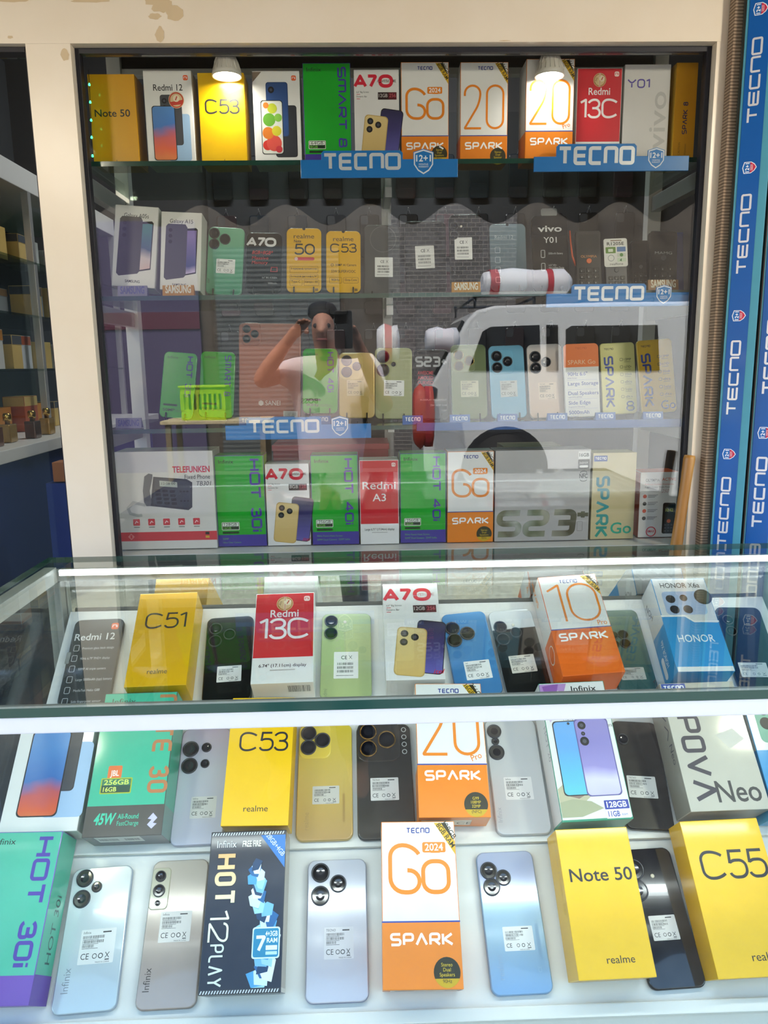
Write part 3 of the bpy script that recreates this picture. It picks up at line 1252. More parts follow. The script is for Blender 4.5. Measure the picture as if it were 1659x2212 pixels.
def up_box(shelf, Y, xl, xr, yt):
    return upright(shelf, Y, xl, xr, yt)


r = up_box(1, YF, 187, 290, 160)
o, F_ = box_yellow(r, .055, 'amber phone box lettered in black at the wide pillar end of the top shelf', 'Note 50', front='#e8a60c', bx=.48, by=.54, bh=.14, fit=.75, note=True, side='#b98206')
finish(o, r, F_)

r = up_box(1, YF, 307, 413, 152)
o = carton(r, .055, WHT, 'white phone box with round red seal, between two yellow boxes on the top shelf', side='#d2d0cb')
h = r.L / r.W
F_ = Face()
F_.txt('Redmi 12', .5, h * .79, .12, INK, 'C', fit=.60, wt=.008)
mi_logo(F_, .82, h - .19)
picture_pair(F_, .14, .09, .48, 1.06, screen=RED_SCREEN, third='#9fbfdf')
warranty(F_, .66, h * .69, .16)
finish(o, r, F_)

r = up_box(1, YF, 425, 527, 157)
o, F_ = box_yellow(r, .055, 'bright yellow phone box standing right under the hanging lamp near the wide pillar', 'C53', by=.555, bh=.3, fit=.70, st=.125)
finish(o, r, F_)

r = up_box(1, YF, 543, 647, 153)
o = carton(r, .055, WHT, 'white phone box picturing a blue phone and a rainbow screen on the top shelf', side='#d2d0cb')
h = r.L / r.W
F_ = Face()
mi_logo(F_, .82, h - .19)
F_.poly([(.01, h - .22), (.01, h - .02), (.2, h - .02)], '#8c7a6a', 'corner_sticker')
F_.phone(.45, .14, .46, 1.02, '#33353c', 0, (), '#2a2b30')
F_.phone(.28, .55, .46, 1.06, '#2f4f86', 0, ((.24, .86, .14),), '#27426f')
F_.phone(.16, .20, .46, 1.06, '#e4e6dc', 0, (), '#1c1d20')
for cx, cy, q, c in ((.28, .38, .1, '#d8392f'), (.42, .42, .16, '#e2564a'), (.30, .62, .12, '#e27f2c'), (.48, .66, .10, '#d9cf38'), (.33, .88, .13, '#6cae3a'), (.52, .92, .08, '#86c04a'), (.4, 1.1, .1, '#c9d23e'), (.27, 1.16, .06, '#e58b3a'), (.52, .30, .07, '#cf3a44')):
    F_.circ(cx, cy, q, c, part='product_picture')
F_.txt('Redmi A2', .4, .02, .06, '#7a7a80', fit=.3)
finish(o, r, F_)

r = up_box(1, YF, 652, 757, 136)
o, F_ = box_infinix(r, .055, 'green phone box with big violet sideways letters on the top shelf', 'SMARm 8'.replace('SMARm', 'SMART'), bandh=.10, spec=('64GB', '8GB'), wl=.78, sx=.74, wh=.18)
finish(o, r, F_)

r = up_box(1, YF, 763, 862, 150)
o, F_ = box_a70(r, .055, 'white phone box with red heading beside the green box on the top shelf', '12GB', '256')
finish(o, r, F_)

r = up_box(1, YF, 865, 970, 134)
o, F_ = box_spark(r, .055, 'white and orange phone box with orange year tag on the top shelf', 'Go', year=True)
finish(o, r, F_)

r = up_box(1, YF, 994, 1099, 134)
o, F_ = box_spark(r, .055, 'white and orange phone box with thin orange numerals, between the two hanging lamps', '20', stick=('256GB', '16GB RAM'), logo_x=.52, round_badge=('Stereo', 'Dual', 'Speaker', '90Hz'), bby=.08)
finish(o, r, F_)

r = up_box(1, YF - .012, 1137, 1243, 127)
o, F_ = box_spark(r, .060, 'white and orange phone box lit by the hanging lamp beside the red box', '20', stick=('256GB', '16GB RAM'), pro=1, split=.29, round_badge=None, logo=False)
finish(o, r, F_)

r = up_box(1, YF, 1247, 1346, 147)
o, F_ = box_red(r, .055, 'red phone box with white base band, the only red box on the top shelf')
finish(o, r, F_)

r = up_box(1, YF, 1350, 1451, 139)
o = carton(r, .055, '#d8d4d0', 'pale grey box in clear wrap beside the red box on the top shelf', side='#bcb8b4', coat=.5)
h = r.L / r.W
F_ = Face()
F_.strokes('Y01', .08, h * .76, .18, .16, '#5a4aa0', .3, fit=.46, gap=.25)
F_.txt('vivo', .92, .25, .36, '#bdb9b6', rot=pi / 2, fit=1.15, wt=.01)
finish(o, r, F_)

r = up_box(1, YF - .004, 1462, 1510, 135)
o = carton(r, .088, '#eda81c', 'narrow amber box turned sideways at the door edge end of the top shelf', side='#e6b63c')
h = r.L / r.W
F_ = Face()
F_.strokes('SPARK 8', .62, h * .28, .22, .17, '#2b2f6a', .2, rot=pi / 2, fit=h * .32, gap=.3)
F_.txt('CAUTION', .35, .25, .09, '#8a6414', rot=pi / 2)
F_.txt('Attention', .62, .25, .09, '#8a6414', rot=pi / 2)
finish(o, r, F_)


def lamp(px, label):
    c = atY(px, 162, 1.436)
    root = empty('hanging_lamp', (c.x, c.y, 1.9495))
    tag(root, label, 'lamp', 'spot lamps in the showcase')
    bpy.context.view_layer.update()
    z = c.z - .003
    wh = paint('#d9d2c6', .3, 0, .3)
    d = Vector((-c.x, -c.y, -1.9495))
    loc = (0, 0, 0)

    def pt(nm, mb, lab=None):
        o_ = mb.build(nm, root)
        if lab: o_['label'] = lab
    b = MB(); b.lathe([(.011, -.0006), (.011, z + .040 - 1.9495), (.009, z + .034 - 1.9495)], wh, loc, 24); pt('lamp_stem', b)
    b = MB(); b.lathe([(.0105, z + .0375 - 1.9495), (.0145, z + .034 - 1.9495), (.0195, z + .022 - 1.9495), (.0238, z + .008 - 1.9495), (.0255, z - 1.9495), (.0235, z - 1.9495), (.0225, z + .004 - 1.9495)], wh, loc, 36, cap1=False)
    for k in range(18):
        a = 2 * pi * k / 18
        b.tube([(cos(a) * .0145, sin(a) * .0145, z + .034 - 1.9495), (cos(a) * .0197, sin(a) * .0197, z + .022 - 1.9495), (cos(a) * .024, sin(a) * .024, z + .008 - 1.9495)], .0009, wh, 5)
    pt('lamp_shade', b)
    b = MB(); b.lathe([(.0001, z + .0035 - 1.9495), (.0225, z + .0035 - 1.9495)], LAMP_GLOW, loc, 28, cap0=False, cap1=False); pt('bulb', b, 'glowing white lamp face')
    ld = bpy.data.lights.new('spot_light', 'SPOT')
    ld.energy = SPOT_POWER
    ld.spot_size = radians(168)
    ld.spot_blend = .6
    ld.shadow_soft_size = .02
    ld.color = (1, .96, .9)
    lo = bpy.data.objects.new('spot_light', ld)
    COL.objects.link(lo)
    lo.parent = root
    lo.location = (0, 0, z - .004 - 1.9495)
    return root


LAMP_GLOW = emit_mat('lamp_glow', '#fff6e8', 14)
lamp(490, 'white hanging spot lamp above the bright yellow box near the wide pillar')
lamp(1187, 'white hanging spot lamp in front of the wrapped white box near the door edge end')


# ------------------------------------------------------------------ shelf signs
SIGN = paint('#0e78c4', .35, 0, .3)
SILVER = paint('#dcdee2', .3, .25, .2)


def shelf_sign(xl, xr, yb, yt_low, tx0, tx1, ytop, label, Y=1.418):
    A, B_ = atY(xl, yb, Y), atY(xr, yb, Y)
    lx, ly = A.x, A.z
    W = B_.x - A.x
    k = W / (xr - xl)
    roll = atan2(B_.z - A.z, W)
    M = Matrix.Translation(Vector((A.x, Y, A.z))) @ Matrix.Rotation(0, 4, 'Y')
    R3 = Matrix(((1, 0, 0), (0, 0, -1), (0, 1, 0))).to_4x4()
    M = M @ R3
    h1 = (yb - yt_low) * k
    h2 = (yb - ytop) * k
    a, c = (tx0 - xl) * k, (tx1 - xl) * k
    q = .004
    out = [(0, 0), (W, 0), (W, h1), (c + q, h1)] + [(c + q - 0, h2 - q), (c, h2)] + [(a, h2), (a - q, h2 - q), (a - q, h1), (0, h1)]
    b = MB()
    n = len(out)
    b.add([(x, y, 0) for x, y in out] + [(x, y, -.0045) for x, y in out],
          [tuple(range(n)), tuple(n + i for i in reversed(range(n)))] + [(i, n + i, n + (i + 1) % n, (i + 1) % n) for i in range(n)], SIGN)
    o = b.build('shelf_sign', None, M, .0005)
    tag(o, label, 'sign', 'long blue signs on the shelf edges')
    F_ = Face()
    s = 1 / W
    F_.strokes('TECNO', a * s + .004, (h1 * .42) * s, (h2 - h1 * .42 - .004) * s, .2, SILVER, .13, fit=(c - a) * s - .012, gap=.26)
    cx, cy, g = (c + (W - c) * .40) * s, h1 * .86 * s, (h1 * .66) * s
    q = g * 1.06
    out = [(cx - q * .85, cy + q * .75), (cx, cy + q), (cx + q * .85, cy + q * .75), (cx + q * .85, cy - q * .25), (cx + q * .5, cy - q * .75), (cx, cy - q * 1.05), (cx - q * .5, cy - q * .75), (cx - q * .85, cy - q * .25)][::-1]
    n = len(out)
    b = MB()
    b.add([(x * W, y * W, .00003) for x, y in out] + [(x * W, y * W, -.003) for x, y in out],
          [tuple(range(n)), tuple(n + i for i in reversed(range(n)))] + [(i, n + i, n + (i + 1) % n, (i + 1) % n) for i in range(n)], SIGN)
    b.build('badge_plate', o)
    shield(F_, cx, cy, g)
    finish_sign(o, W, F_)
    return o


def shield(F_, cx, cy, g, base='#0e78c4', red=False):
    """warranty badge: outlined shield with 12+1"""
    P = lambda q: [(cx - q * .85, cy + q * .75), (cx, cy + q), (cx + q * .85, cy + q * .75), (cx + q * .85, cy - q * .25), (cx + q * .5, cy - q * .75), (cx, cy - q * 1.05), (cx - q * .5, cy - q * .75), (cx - q * .85, cy - q * .25)]
    F_.part = 'warranty_badge'
    F_.poly(P(g), '#e4e8ee')
    F_.poly(P(g * .88), base)
    if red:
        F_.poly([(cx - g * .74, cy - g * .12), (cx + g * .74, cy - g * .12), (cx + g * .74, cy - g * .22), (cx + g * .44, cy - g * .66), (cx, cy - g * .92), (cx - g * .44, cy - g * .66), (cx - g * .74, cy - g * .22)], '#c02a48')
    F_.txt('12+1', cx, cy + g * .02, g * .52, '#f2f4f8', 'C', fit=g * 1.3, wt=.02)
    F_.txt('MONTHS', cx, cy - g * .3, g * .15, '#f2f4f8', 'C')
    F_.txt('WARRANTY', cx, cy - g * .5, g * .15, '#f2f4f8', 'C', fit=g * .9)
    F_.part = None


def finish_sign(o, W, F_):
    F_.build(o, W)


shelf_sign(650, 989, 385, 348, 700, 865, 330, 'long blue sign under the green box, on the edge of the topmost glass shelf')
shelf_sign(1153, 1487, 371, 341, 1206, 1368, 316, 'long blue sign at the door edge end of the topmost glass shelf')
shelf_sign(1180, 1497, 664, 636, 1238, 1389, 617, 'long blue sign below the keypad phones on the second glass shelf')
shelf_sign(488, 802, 951, 920, 538, 690, 904, 'long blue sign on the third glass shelf below the pink tablet')


def tent(px, py, w, label, word, base, ink, Y=1.444, shelf=2, h=.019, group=None, name='brand_tag', fw=None):
    """little folded name card"""
    c = atY(px, py, Y)
    z = SHELF[shelf] + .0006
    k = 1 / 1140
    W = w * k
    M = Matrix.Translation(Vector((c.x, Y, z)))
    b = MB()
    d = .012
    b.add([(0, 0, 0), (W, 0, 0), (W, .004, h), (0, .004, h), (0, .002, 0), (W, .002, 0), (W, .006, h), (0, .006, h), (0, d + .004, 0), (W, d + .004, 0), (W, d + .002, 0), (0, d + .002, 0), (0, .0055, h - .001), (W, .0055, h - .001)],
          [(0, 1, 2, 3), (5, 4, 12, 13), (3, 2, 6, 7), (7, 6, 9, 8), (13, 12, 11, 10), (0, 4, 5, 1), (8, 9, 10, 11), (1, 5, 13, 2), (2, 13, 10, 9), (2, 9, 6), (0, 3, 12, 4), (3, 8, 11, 12), (3, 7, 8)], paint(base, .4, 0, .2))
    o = b.build(name, None, M)
    tag(o, label, 'name card', group)
    F_ = Face()
    if word == 'TECNO':
        F_.strokes('TECNO', .5, .16, .2, .2, ink, .14, al='C', fit=.72, gap=.3)
    else:
        F_.txt(word, .5, .1, .24, ink, 'C', fit=.82, wt=.03)
    mb = F_.parts[next(iter(F_.parts))]
    t = atan2(.004, h)
    mb.v = [(x * W, y * W * sin(t) - .0003 - z_ * LAYER, y * W * cos(t)) for x, y, z_ in mb.v]
    mb.build('lettering', o)
    return o


# ------------------------------------------------------------------ second shelf
def galaxy(r, T, label, text, screen, back='#3b3b41'):
    o = carton(r, T, '#e9e7e3', label, side='#d6d3cd', coat=.3, bevel=.0015)
    h = r.L / r.W
    F_ = Face()
    F_.txt(text, .5, h - .27, .095, INK, 'C', fit=.56)
    F_.poly([(.46, .33), (.88, .42), (.90, 1.48), (.86, 1.52), (.46, 1.48)], '#1c1c20', 'product_picture')
    F_.poly([(.46, .36), (.86, .45), (.875, 1.46), (.46, 1.44)], screen, 'product_picture')
    F_.poly([(.10, .30), (.16, .24), (.58, .31), (.63, .37), (.65, 1.52), (.60, 1.60), (.18, 1.60), (.13, 1.54)], back, 'product_picture')
    for k in range(3):
        F_.circ(.24, 1.45 - .14 * k, .045, '#1d1d21', 'product_picture')
    F_.txt('SAMSUNG', .48, .10, .06, INK, 'C', fit=.34, wt=.015)
    F_.build(o, r.W)

    def low(G_):
        G_.bars(.5, .02, .3, .03)
        G_.txt('SIM', .1, .02, .03, INK)
    side_print(o, r, T, low, 'B')
    return o


r = leaning(2, 1.475, 9, (250, 446), (342, 443), (238, 618), (336, 622))
galaxy(r, .048, 'white box picturing a dark phone, at the wide pillar end of the second shelf', 'Galaxy A05s', ramp_mat('print_wave_a', ((0, '#e07a4a'), (.4, '#d7c5c9'), (.5, '#355a86'), (1, '#4f9a8a')), .35, scale=6, wave=.2))
r = leaning(2, 1.475, 9, (349, 459), (436, 457), (343, 624), (434, 630))
galaxy(r, .048, 'white box picturing a grey phone with lilac screen, next to the mint phone', 'Galaxy A15', ramp_mat('print_wave_b', ((0, '#b7a5d6'), (.4, '#cfbde3'), (.5, '#3b4a86'), (1, '#8d7bb4')), .35, scale=9, wave=.2), '#4a4a54')

G2 = 'wire stands on the second shelf'


def plain_stand(r, where, T=.0085, col='#1c1c1e', shelf='second'):
    return stand(r, 'small dark wire plate stand holding ' + where, None, T, col)


r = leaning(2, 1.515, 12, (451, 492), (529, 490), (443, 637), (522, 637))
o = handset(r, ramp_mat('mint_back', ((0, '#4f9c7a'), (1, '#8fd0ae')), .18, 0, 1, 6, .8), '#7fb89b', 'mint green phone with three black lenses and white sticker, on the second shelf', lens=((.17, 1.70, .15), (.18, 1.40, .145), (.47, 1.55, .15)), glass=paint('#0d0e10', .05, 0, 1))
F_ = Face(); h = r.L / r.W
F_.sticker(.26, .60, .52, .40, 'itel')
F_.txt('itel', .10, .3, .08, '#2f5a48', rot=pi / 2, slant=.3)
finish(o, r, F_); plain_stand(r, 'the mint green phone')

r = leaning(2, 1.52, 12, (532, 503), (610, 502), (531, 633), (606, 633))
o = handset(r, '#0d0e12', '#222226', 'black dummy phone with large white heading on the second shelf', rough=.12)
F_ = Face(); h = r.L / r.W
F_.strokes('a7', .02, h - .40, .26, .24, '#e8e8ea', .12, fit=.46, gap=.2, slant=.1)
F_.strokes('0', .55, h - .40, .26, .26, '#e8e8ea', .4, fit=.26)
F_.txt('AWESOME', .54, h - .31, .05, '#0d0e12', fit=.36, wt=.02)
F_.txt('8GB+8GB*', .16, h - .62, .10, '#d6403a', fit=.58, wt=.01, slant=.2)
F_.txt('Massive', .16, h - .77, .09, '#d6403a', fit=.46, slant=.2)
F_.txt('Memory', .16, h - .90, .09, '#d6403a', fit=.44, slant=.2)
F_.line([(.72, .74), (.88, .74), (.88, .62), (.70, .62)], .02, '#c0424a', closed=True, part='lettering')
F_.txt('6.6" BIG SCREEN', .88, .42, .05, '#c6c8cc', 'R', fit=.42)
F_.txt('5000mAh', .88, .26, .05, '#c6c8cc', 'R', fit=.25)
finish(o, r, F_); plain_stand(r, 'the black dummy with white heading')


def yellow_dummy(r, label, lines, big):
    o = handset(r, '#f0b81a', '#3a3a30', label, rough=.3)
    h = r.L / r.W
    F_ = Face()
    F_.circ(.5, h - .02, .045, '#1d1d1f', part='camera_hole')
    F_.txt('realme', .5, h - .30, .13, INK, 'C', fit=.58)
    if big == '50':
        F_.txt('Note', .32, h - .42, .085, INK, 'C', fit=.2, wt=.015)
        F_.strokes('50', .25, h - .77, .32, .14, INK, .4, fit=.54, gap=.2)
        F_.rect(.22, h - .93, .80, h - .84, '#d8343c', .045, part='printed_panel')
        F_.circ(.28, h - .885, .05, '#f2c8b8')
    else:
        F_.strokes('c53', .14, h - .63, .26, .13, INK, .5, fit=.72, gap=.18)
    for tx, x, y, s_, f in lines:
        F_.txt(tx, x, y, s_, INK, 'C', fit=f, wt=.006)
    if big == '50':
        for x0, y0, x1, y1 in ((.1, .57, .9, .75), (.1, .40, .9, .52), (.1, .20, .45, .37), (.5, .20, .92, .37)):
            F_.line(rr(x0, y0, x1, y1, .02), .008, '#6a4a10', closed=True, part='lettering')
    else:
        for x0, y0, x1, y1 in ((.1, .28, .45, .44), (.5, .28, .92, .44)):
            F_.line(rr(x0, y0, x1, y1, .02), .008, '#6a4a10', closed=True, part='lettering')
        F_.ring(.18, .80, .035, .012, INK)
    F_.bars(.82, .05, .08, .07, INK, 'lettering', 6)
    finish(o, r, F_)
    return o


r = leaning(2, 1.52, 12, (619, 493), (694, 492), (618, 632), (695, 632))
yellow_dummy(r, 'yellow dummy phone with red pill under its big black number, on the second shelf', (('8-ядерный процессор', .5, .66, .055, .74), ('Большой дисплей 6,74"', .5, .44, .05, .74), ('Type-C', .27, .28, .065, .26), ('Камера с ИИ', .71, .28, .055, .36)), '50')
plain_stand(r, 'the yellow dummy with the red pill')
r = leaning(2, 1.52, 12, (704, 499), (779, 498), (704, 633), (780, 632))
yellow_dummy(r, 'amber yellow dummy phone beside the grey camera-less dummy on the second shelf', (('50MP AI Camera', .57, .77, .065, .60), ('33W SUPERVOOC', .5, .58, .075, .70), ('90Hz', .27, .34, .065, .24), ('Octa-Core', .71, .34, .065, .34)), 'C53')
plain_stand(r, 'the amber yellow dummy')

r = leaning(2, 1.53, 12, (788, 486), (862, 485), (785, 642), (866, 641))
o = handset(r, '#53565a', '#3a3c40', 'grey dummy phone with large faint ring and square white sticker, second shelf', rough=.35, coat=.2)
F_ = Face()
F_.ring(.53, 1.62, .36, .012, '#74777b', part='camera_ring')
F_.sticker(.30, .56, .50, .55, style=1)
finish(o, r, F_); plain_stand(r, 'the grey dummy with the faint ring')

r = leaning(2, 1.55, 12, (874, 478), (962, 476), (876, 634), (966, 633))
o = handset(r, '#3c3d40', '#2c2d30', 'dark grey dummy phone with small white sticker beside the phone with two side lenses', rough=.3)
F_ = Face()
F_.sticker(.26, .60, .46, .55, style=1, rot=.03)
finish(o, r, F_); plain_stand(r, 'the dark grey dummy with small sticker')

r = leaning(2, 1.515, 12, (968, 464), (1043, 462), (975, 622), (1045, 622))
o = handset(r, '#17181c', '#2e2f35', 'black phone with two stacked lenses and tall white sticker, on the second shelf', lens=((.14, 1.86, .13), (.14, 1.58, .13)), flash=(.36, 1.84))
F_ = Face()
F_.sticker(.15, .85, .52, .66, style=1)
F_.txt('Redmi', .16, .4, .07, '#55565c', rot=pi / 2)
finish(o, r, F_); plain_stand(r, 'the black phone with tall sticker')

r = leaning(2, 1.525, 12, (1056, 484), (1135, 482), (1060, 630), (1140, 628))
o = handset(r, ramp_mat('pale_blue_reflection', ((0, '#4d5c66'), (1, '#8fa5b2')), .1, 0, 1, 6, 1.0), '#26272b', 'glossy dummy phone with painted pale blue reflection beside the black dummy with hang tab', rough=.1)  # bluish reflection painted into the screen colour
F_ = Face(); h = r.L / r.W
F_.circ(.5, h - .03, .04, '#101114', part='camera_hole')
F_.txt('Redmi 12', .15, h - .42, .1, '#aebcc4', fit=.5)
for k in range(4):
    F_.line(rr(.15, 1.05 - .27 * k, .28, 1.20 - .27 * k, .02), .012, '#aebcc4', closed=True, part='lettering')
finish(o, r, F_); plain_stand(r, 'the glossy dummy with pale blue reflection')

r = leaning(2, 1.53, 12, (1148, 466), (1225, 464), (1152, 630), (1232, 629))
o = handset(r, '#1a1b1f', '#3a3b3f', 'black dummy phone with a clear hang tab on top and white lettering', rough=.25)
F_ = Face(); h = r.L / r.W
F_.txt('vivo', .5, h - .45, .17, '#e8e8ea', 'C', fit=.66, wt=.02)
F_.txt('Y01', .5, h - .76, .16, '#e8e8ea', 'C', fit=.36)
for k in range(2):
    F_.line(rr(.24, h - 1.16 - .36 * k, .34, h - .96 - .36 * k, .02), .014, '#d0d0d2', closed=True, part='lettering')
F_.txt('5000mAh Battery', .44, h - 1.08, .055, '#c8c8ca', fit=.4)
F_.txt('6.51" HD+', .44, h - 1.40, .05, '#c8c8ca', fit=.22)
F_.txt('Halo FullView Display', .44, h - 1.47, .05, '#c8c8ca', fit=.42)
finish(o, r, F_)
b = MB()
prof = rr(.28 * r.W, r.L - .001, .72 * r.W, r.L + .014, .004)
b.add([(x, y, -.001) for x, y in prof] + [(x, y, -.0025) for x, y in prof], [tuple(range(len(prof))), tuple(len(prof) + i for i in reversed(range(len(prof))))] + [(i, len(prof) + i, len(prof) + (i + 1) % len(prof), (i + 1) % len(prof)) for i in range(len(prof))], paint('#8d9092', .3))
b.build('hang_tab', o)
plain_stand(r, 'the black dummy with hang tab')


def keypad_phone(r, label, body='#1a1a1c', accent=None, head='', W_keys=3, T=.014, key='#0f0f11', screen=True, keytop=.42, cat='keypad phone'):
    o = handset(r, body, '#2a2a2c', label, T=T, rad=.006, rough=.4, coat=.2, cat=cat, name='keypad_phone')
    h = r.L / r.W
    F_ = Face()
    if screen:
        F_.rect(.1, h * keytop + .26, .9, h - .16, '#08090b', .03, part='screen')
    if head:
        F_.txt(head, .5, h * keytop + .15, .09, '#d08a3a' if accent else '#d8d8d8', 'C', fit=.62)
    F_.build(o, r.W)
    kb = MB()
    mk = paint(key, .35, 0, .4)
    for j in range(4):
        for i in range(3):
            x, y = (.12 + .27 * i) * r.W, (.08 + (h * keytop - .28) / 4 * j) * r.W
            w, hh = .22 * r.W, (h * keytop - .34) / 4 * r.W * .85
            P = lambda ins, z: [(a, b_, z) for a, b_ in rr(x + ins, y + ins, x + w - ins, y + hh - ins, .002, 3)]
            kb.rings([P(0, 0), P(.0002, .0009), P(.0008, .0012)], mk, False, True)
    kb.build('keypad', o)
    F_ = Face(); F_.k = 80
    for j, row in enumerate(('*0#', '789', '456', '123')):
        for i, ch in enumerate(row):
            F_.txt(ch, .2 + .27 * i, .11 + (h * keytop - .28) / 4 * j, .055, '#d8d8da', 'C')
    mb = F_.parts['lettering']
    mb.v = [(x * r.W, y * r.W, .00135) for x, y, z in mb.v]
    mb.build('key_lettering', o)
    b = MB()
    b.lathe([(.1 * r.W, 0), (.1 * r.W, .0012), (.085 * r.W, .0016)], paint(accent or '#55565a', .35), (.5 * r.W, (h * keytop + .02) * r.W, 0), 20, cap0=False)
    b.build('centre_key', o)
    return o


r = leaning(2, 1.52, 10, (1243, 498), (1298, 497), (1246, 632), (1302, 632))
keypad_phone(r, 'black keypad phone with orange centre key and orange antenna stick', accent='#e0672a', head='OLYMPIA', keytop=.50)
b = MB(); b.tube([(1.2e-3, r.L * .45, -.007), (-.006, r.L * .6, -.004), (-.0085, r.L * .82, -.004), (-.0095, r.L * 1.01, -.004)], [.0022, .002, .0016, .0014], paint('#d0562c', .4), 8)
ob = [x for x in bpy.data.objects if x.name.startswith('keypad_phone')][-1]
b.build('antenna', ob)['label'] = 'orange antenna stick'
r = leaning(2, 1.515, 10, (1306, 520), (1352, 519), (1310, 640), (1358, 640))
kp = keypad_phone(r, 'grey keypad phone with a white feature tag over its screen', body='#5a5b60', key='#303136', keytop=.46, screen=True)
F_ = Face(); h = r.L / r.W
F_.part = 'feature_tag'
F_.k = 30
y0 = h * .46 + .16
F_.rect(-.06, y0, 1.02, y0 + 1.28, '#e9e9e4', .1)
F_.txt('R1205E', .48, y0 + .98, .14, '#222222', 'C', fit=.78, wt=.02)
F_.rect(.02, y0 + .62, .48, y0 + .90, '#5d8a22', .02)
F_.rect(.14, y0 + .68, .36, y0 + .82, '#e6f0d8', .02)
F_.rect(.54, y0 + .68, .94, y0 + .90, '#4a7ab8', .02)
F_.circ(.26, y0 + .40, .15, '#9aa0a0')
F_.circ(.26, y0 + .40, .12, '#e9e9e4')
F_.rect(.54, y0 + .44, .94, y0 + .62, '#cfd6c8', .02)
F_.circ(.74, y0 + .53, .08, '#4a8a30')
F_.rect(.54, y0 + .22, .94, y0 + .40, '#cfe0c8', .02)
F_.poly([(.64, y0 + .28), (.74, y0 + .24), (.74, y0 + .38)], '#2f6a3a')
F_.txt('realfone', .5, y0 + .08, .1, '#3a3a3c', 'C', fit=.6)
F_.rect(.26, y0 + 1.17, .76, y0 + 1.21, '#7a5a40')
mb = F_.parts['feature_tag']
mb.v = [(x * r.W, y * r.W, .0018 + z * LAYER) for x, y, z in mb.v]
mb.build('feature_tag', kp)
r = leaning(2, 1.545, 10, (1362, 520), (1404, 518), (1366, 640), (1406, 640))
keypad_phone(r, 'black keypad phone half hidden behind the sign, next to the dark phone with white name', keytop=.52, screen=True)
r = leaning(2, 1.53, 10, (1404, 500), (1464, 497), (1402, 634), (1462, 634))
keypad_phone(r, 'wide black keypad phone with white name above its keys', head='MAMG', keytop=.56, screen=True)
r = leaning(2, 1.56, 6, (1448, 503), (1476, 501), (1450, 630), (1478, 629))
carton(r, .03, '#24479a', 'slim blue box standing behind the wide black keypad phone', side='#1c3570')

SMG = 'amber name cards on the second shelf'
tent(255, 651, 60, 'dim purple name card under the white box at the wide pillar', 'SAMSUNG', '#7a7a9c', '#4a5296', group='name cards on the second shelf')
tent(352, 652, 64, 'amber name card under the white box beside the mint phone', 'SAMSUNG', '#b98224', '#e6e0cc', group='name cards on the second shelf')
tent(976, 648, 60, 'amber name card under the black phone with tall sticker', 'SAMSUNG', '#b98224', '#e6e0cc', group='name cards on the second shelf')
tent(1400, 636, 64, 'brown name card under the wide black keypad phone', 'SAMSUNG', '#8a5a24', '#d8d0bc', group='name cards on the second shelf')

# ------------------------------------------------------------------ third shelf
S3 = 'third'


def green_dummy(r, label, word, extra, dim=False):
    o = handset(r, '#2fa02c', '#3d7f38', label, rough=.25)
    h = r.L / r.W
    F_ = Face()
    F_.txt('Infinix', .12, h - .20, .075, '#1f4a26', fit=.32)
    F_.strokes(word, .70, h - .12, .19, .19, '#3b3f8c', .18, rot=-pi / 2, fit=.60 * h, gap=.3)
    F_.rect(.1, .36, .52, .42, '#1f4a26', .03, part='spec_badge')
    F_.txt(extra, .1, .20, .085, '#27402a', fit=.36, wt=.01)
    F_.rect(.48, .20, .86, .21, '#2a5a2c')
    F_.rect(.48, .24, .80, .25, '#2a5a2c')
    finish(o, r, F_)
    return o


r = leaning(3, 1.53, 12, (357, 762), (425, 760), (340, 903), (418, 904))
green_dummy(r, 'green dummy phone leaning at the wide pillar end of the third shelf', 'HOT 30i', '50MP'); plain_stand(r, 'the green dummy nearest the wide pillar')
r = leaning(3, 1.545, 12, (434, 760), (508, 759), (427, 902), (505, 902))
green_dummy(r, 'green dummy phone just before the big pink tablet on the third shelf', 'SMART 8', '90Hz'); plain_stand(r, 'the green dummy before the pink tablet')

r = leaning(3, 1.565, 10, (516, 699), (650, 697), (515, 905), (650, 905))
o = handset(r, ramp_mat('rose_back', ((0, '#b06a58'), (1, '#c98472')), .2, .1, 1, 5, .6), '#a9705f', 'big rose pink tablet standing on the third shelf', rad=.009, lens=((.13, 1.44, .062), (.13, 1.28, .062), (.26, 1.36, .062)), bump=(.055, 1.18, .345, 1.54, '#b5705e'), cat='tablet', name='tablet', flash=(.26, 1.48), glass=paint('#18181b', .06, 0, 1))
F_ = Face()
F_.poly([(.36 + .045 * cos(a), .255 + .045 * sin(a)) for a in [pi / 6 + k * pi / 3 for k in range(6)]], '#e8d2c8', 'logo')
F_.txt('SANEI', .43, .22, .075, '#e8d2c8', fit=.24, wt=.005)
F_.part = 'label_sticker'
F_.rect(.72, .02, .95, .13, '#ddd6d0'); F_.bars(.74, .05, .19, .06)
F_.part = None
finish(o, r, F_)

r = leaning(3, 1.525, 12, (654, 753), (729, 752), (653, 893), (730, 893))
green_dummy(r, 'green dummy phone on the far side of the pink tablet from the wide pillar', 'HOT 40i', '90Hz'); plain_stand(r, 'the green dummy next to the gold phone')

r = leaning(3, 1.53, 12, (733, 763), (808, 760), (731, 903), (811, 903))
o = handset(r, ramp_mat('gold_back', ((0, '#c9a95e'), (1, '#dcc788')), .2, .25, 1, 6, .6), '#b99b58', 'gold phone with square camera plate on the third shelf', lens=((.22, 1.60, .15), (.22, 1.28, .15), (.50, 1.44, .12)), bump=(.03, 1.08, .66, 1.80, '#cdb677'))
F_ = Face(); F_.sticker(.22, .62, .48, .44, 'itel', base='#cbb789', ink='#3a3020'); finish(o, r, F_); plain_stand(r, 'the gold phone')

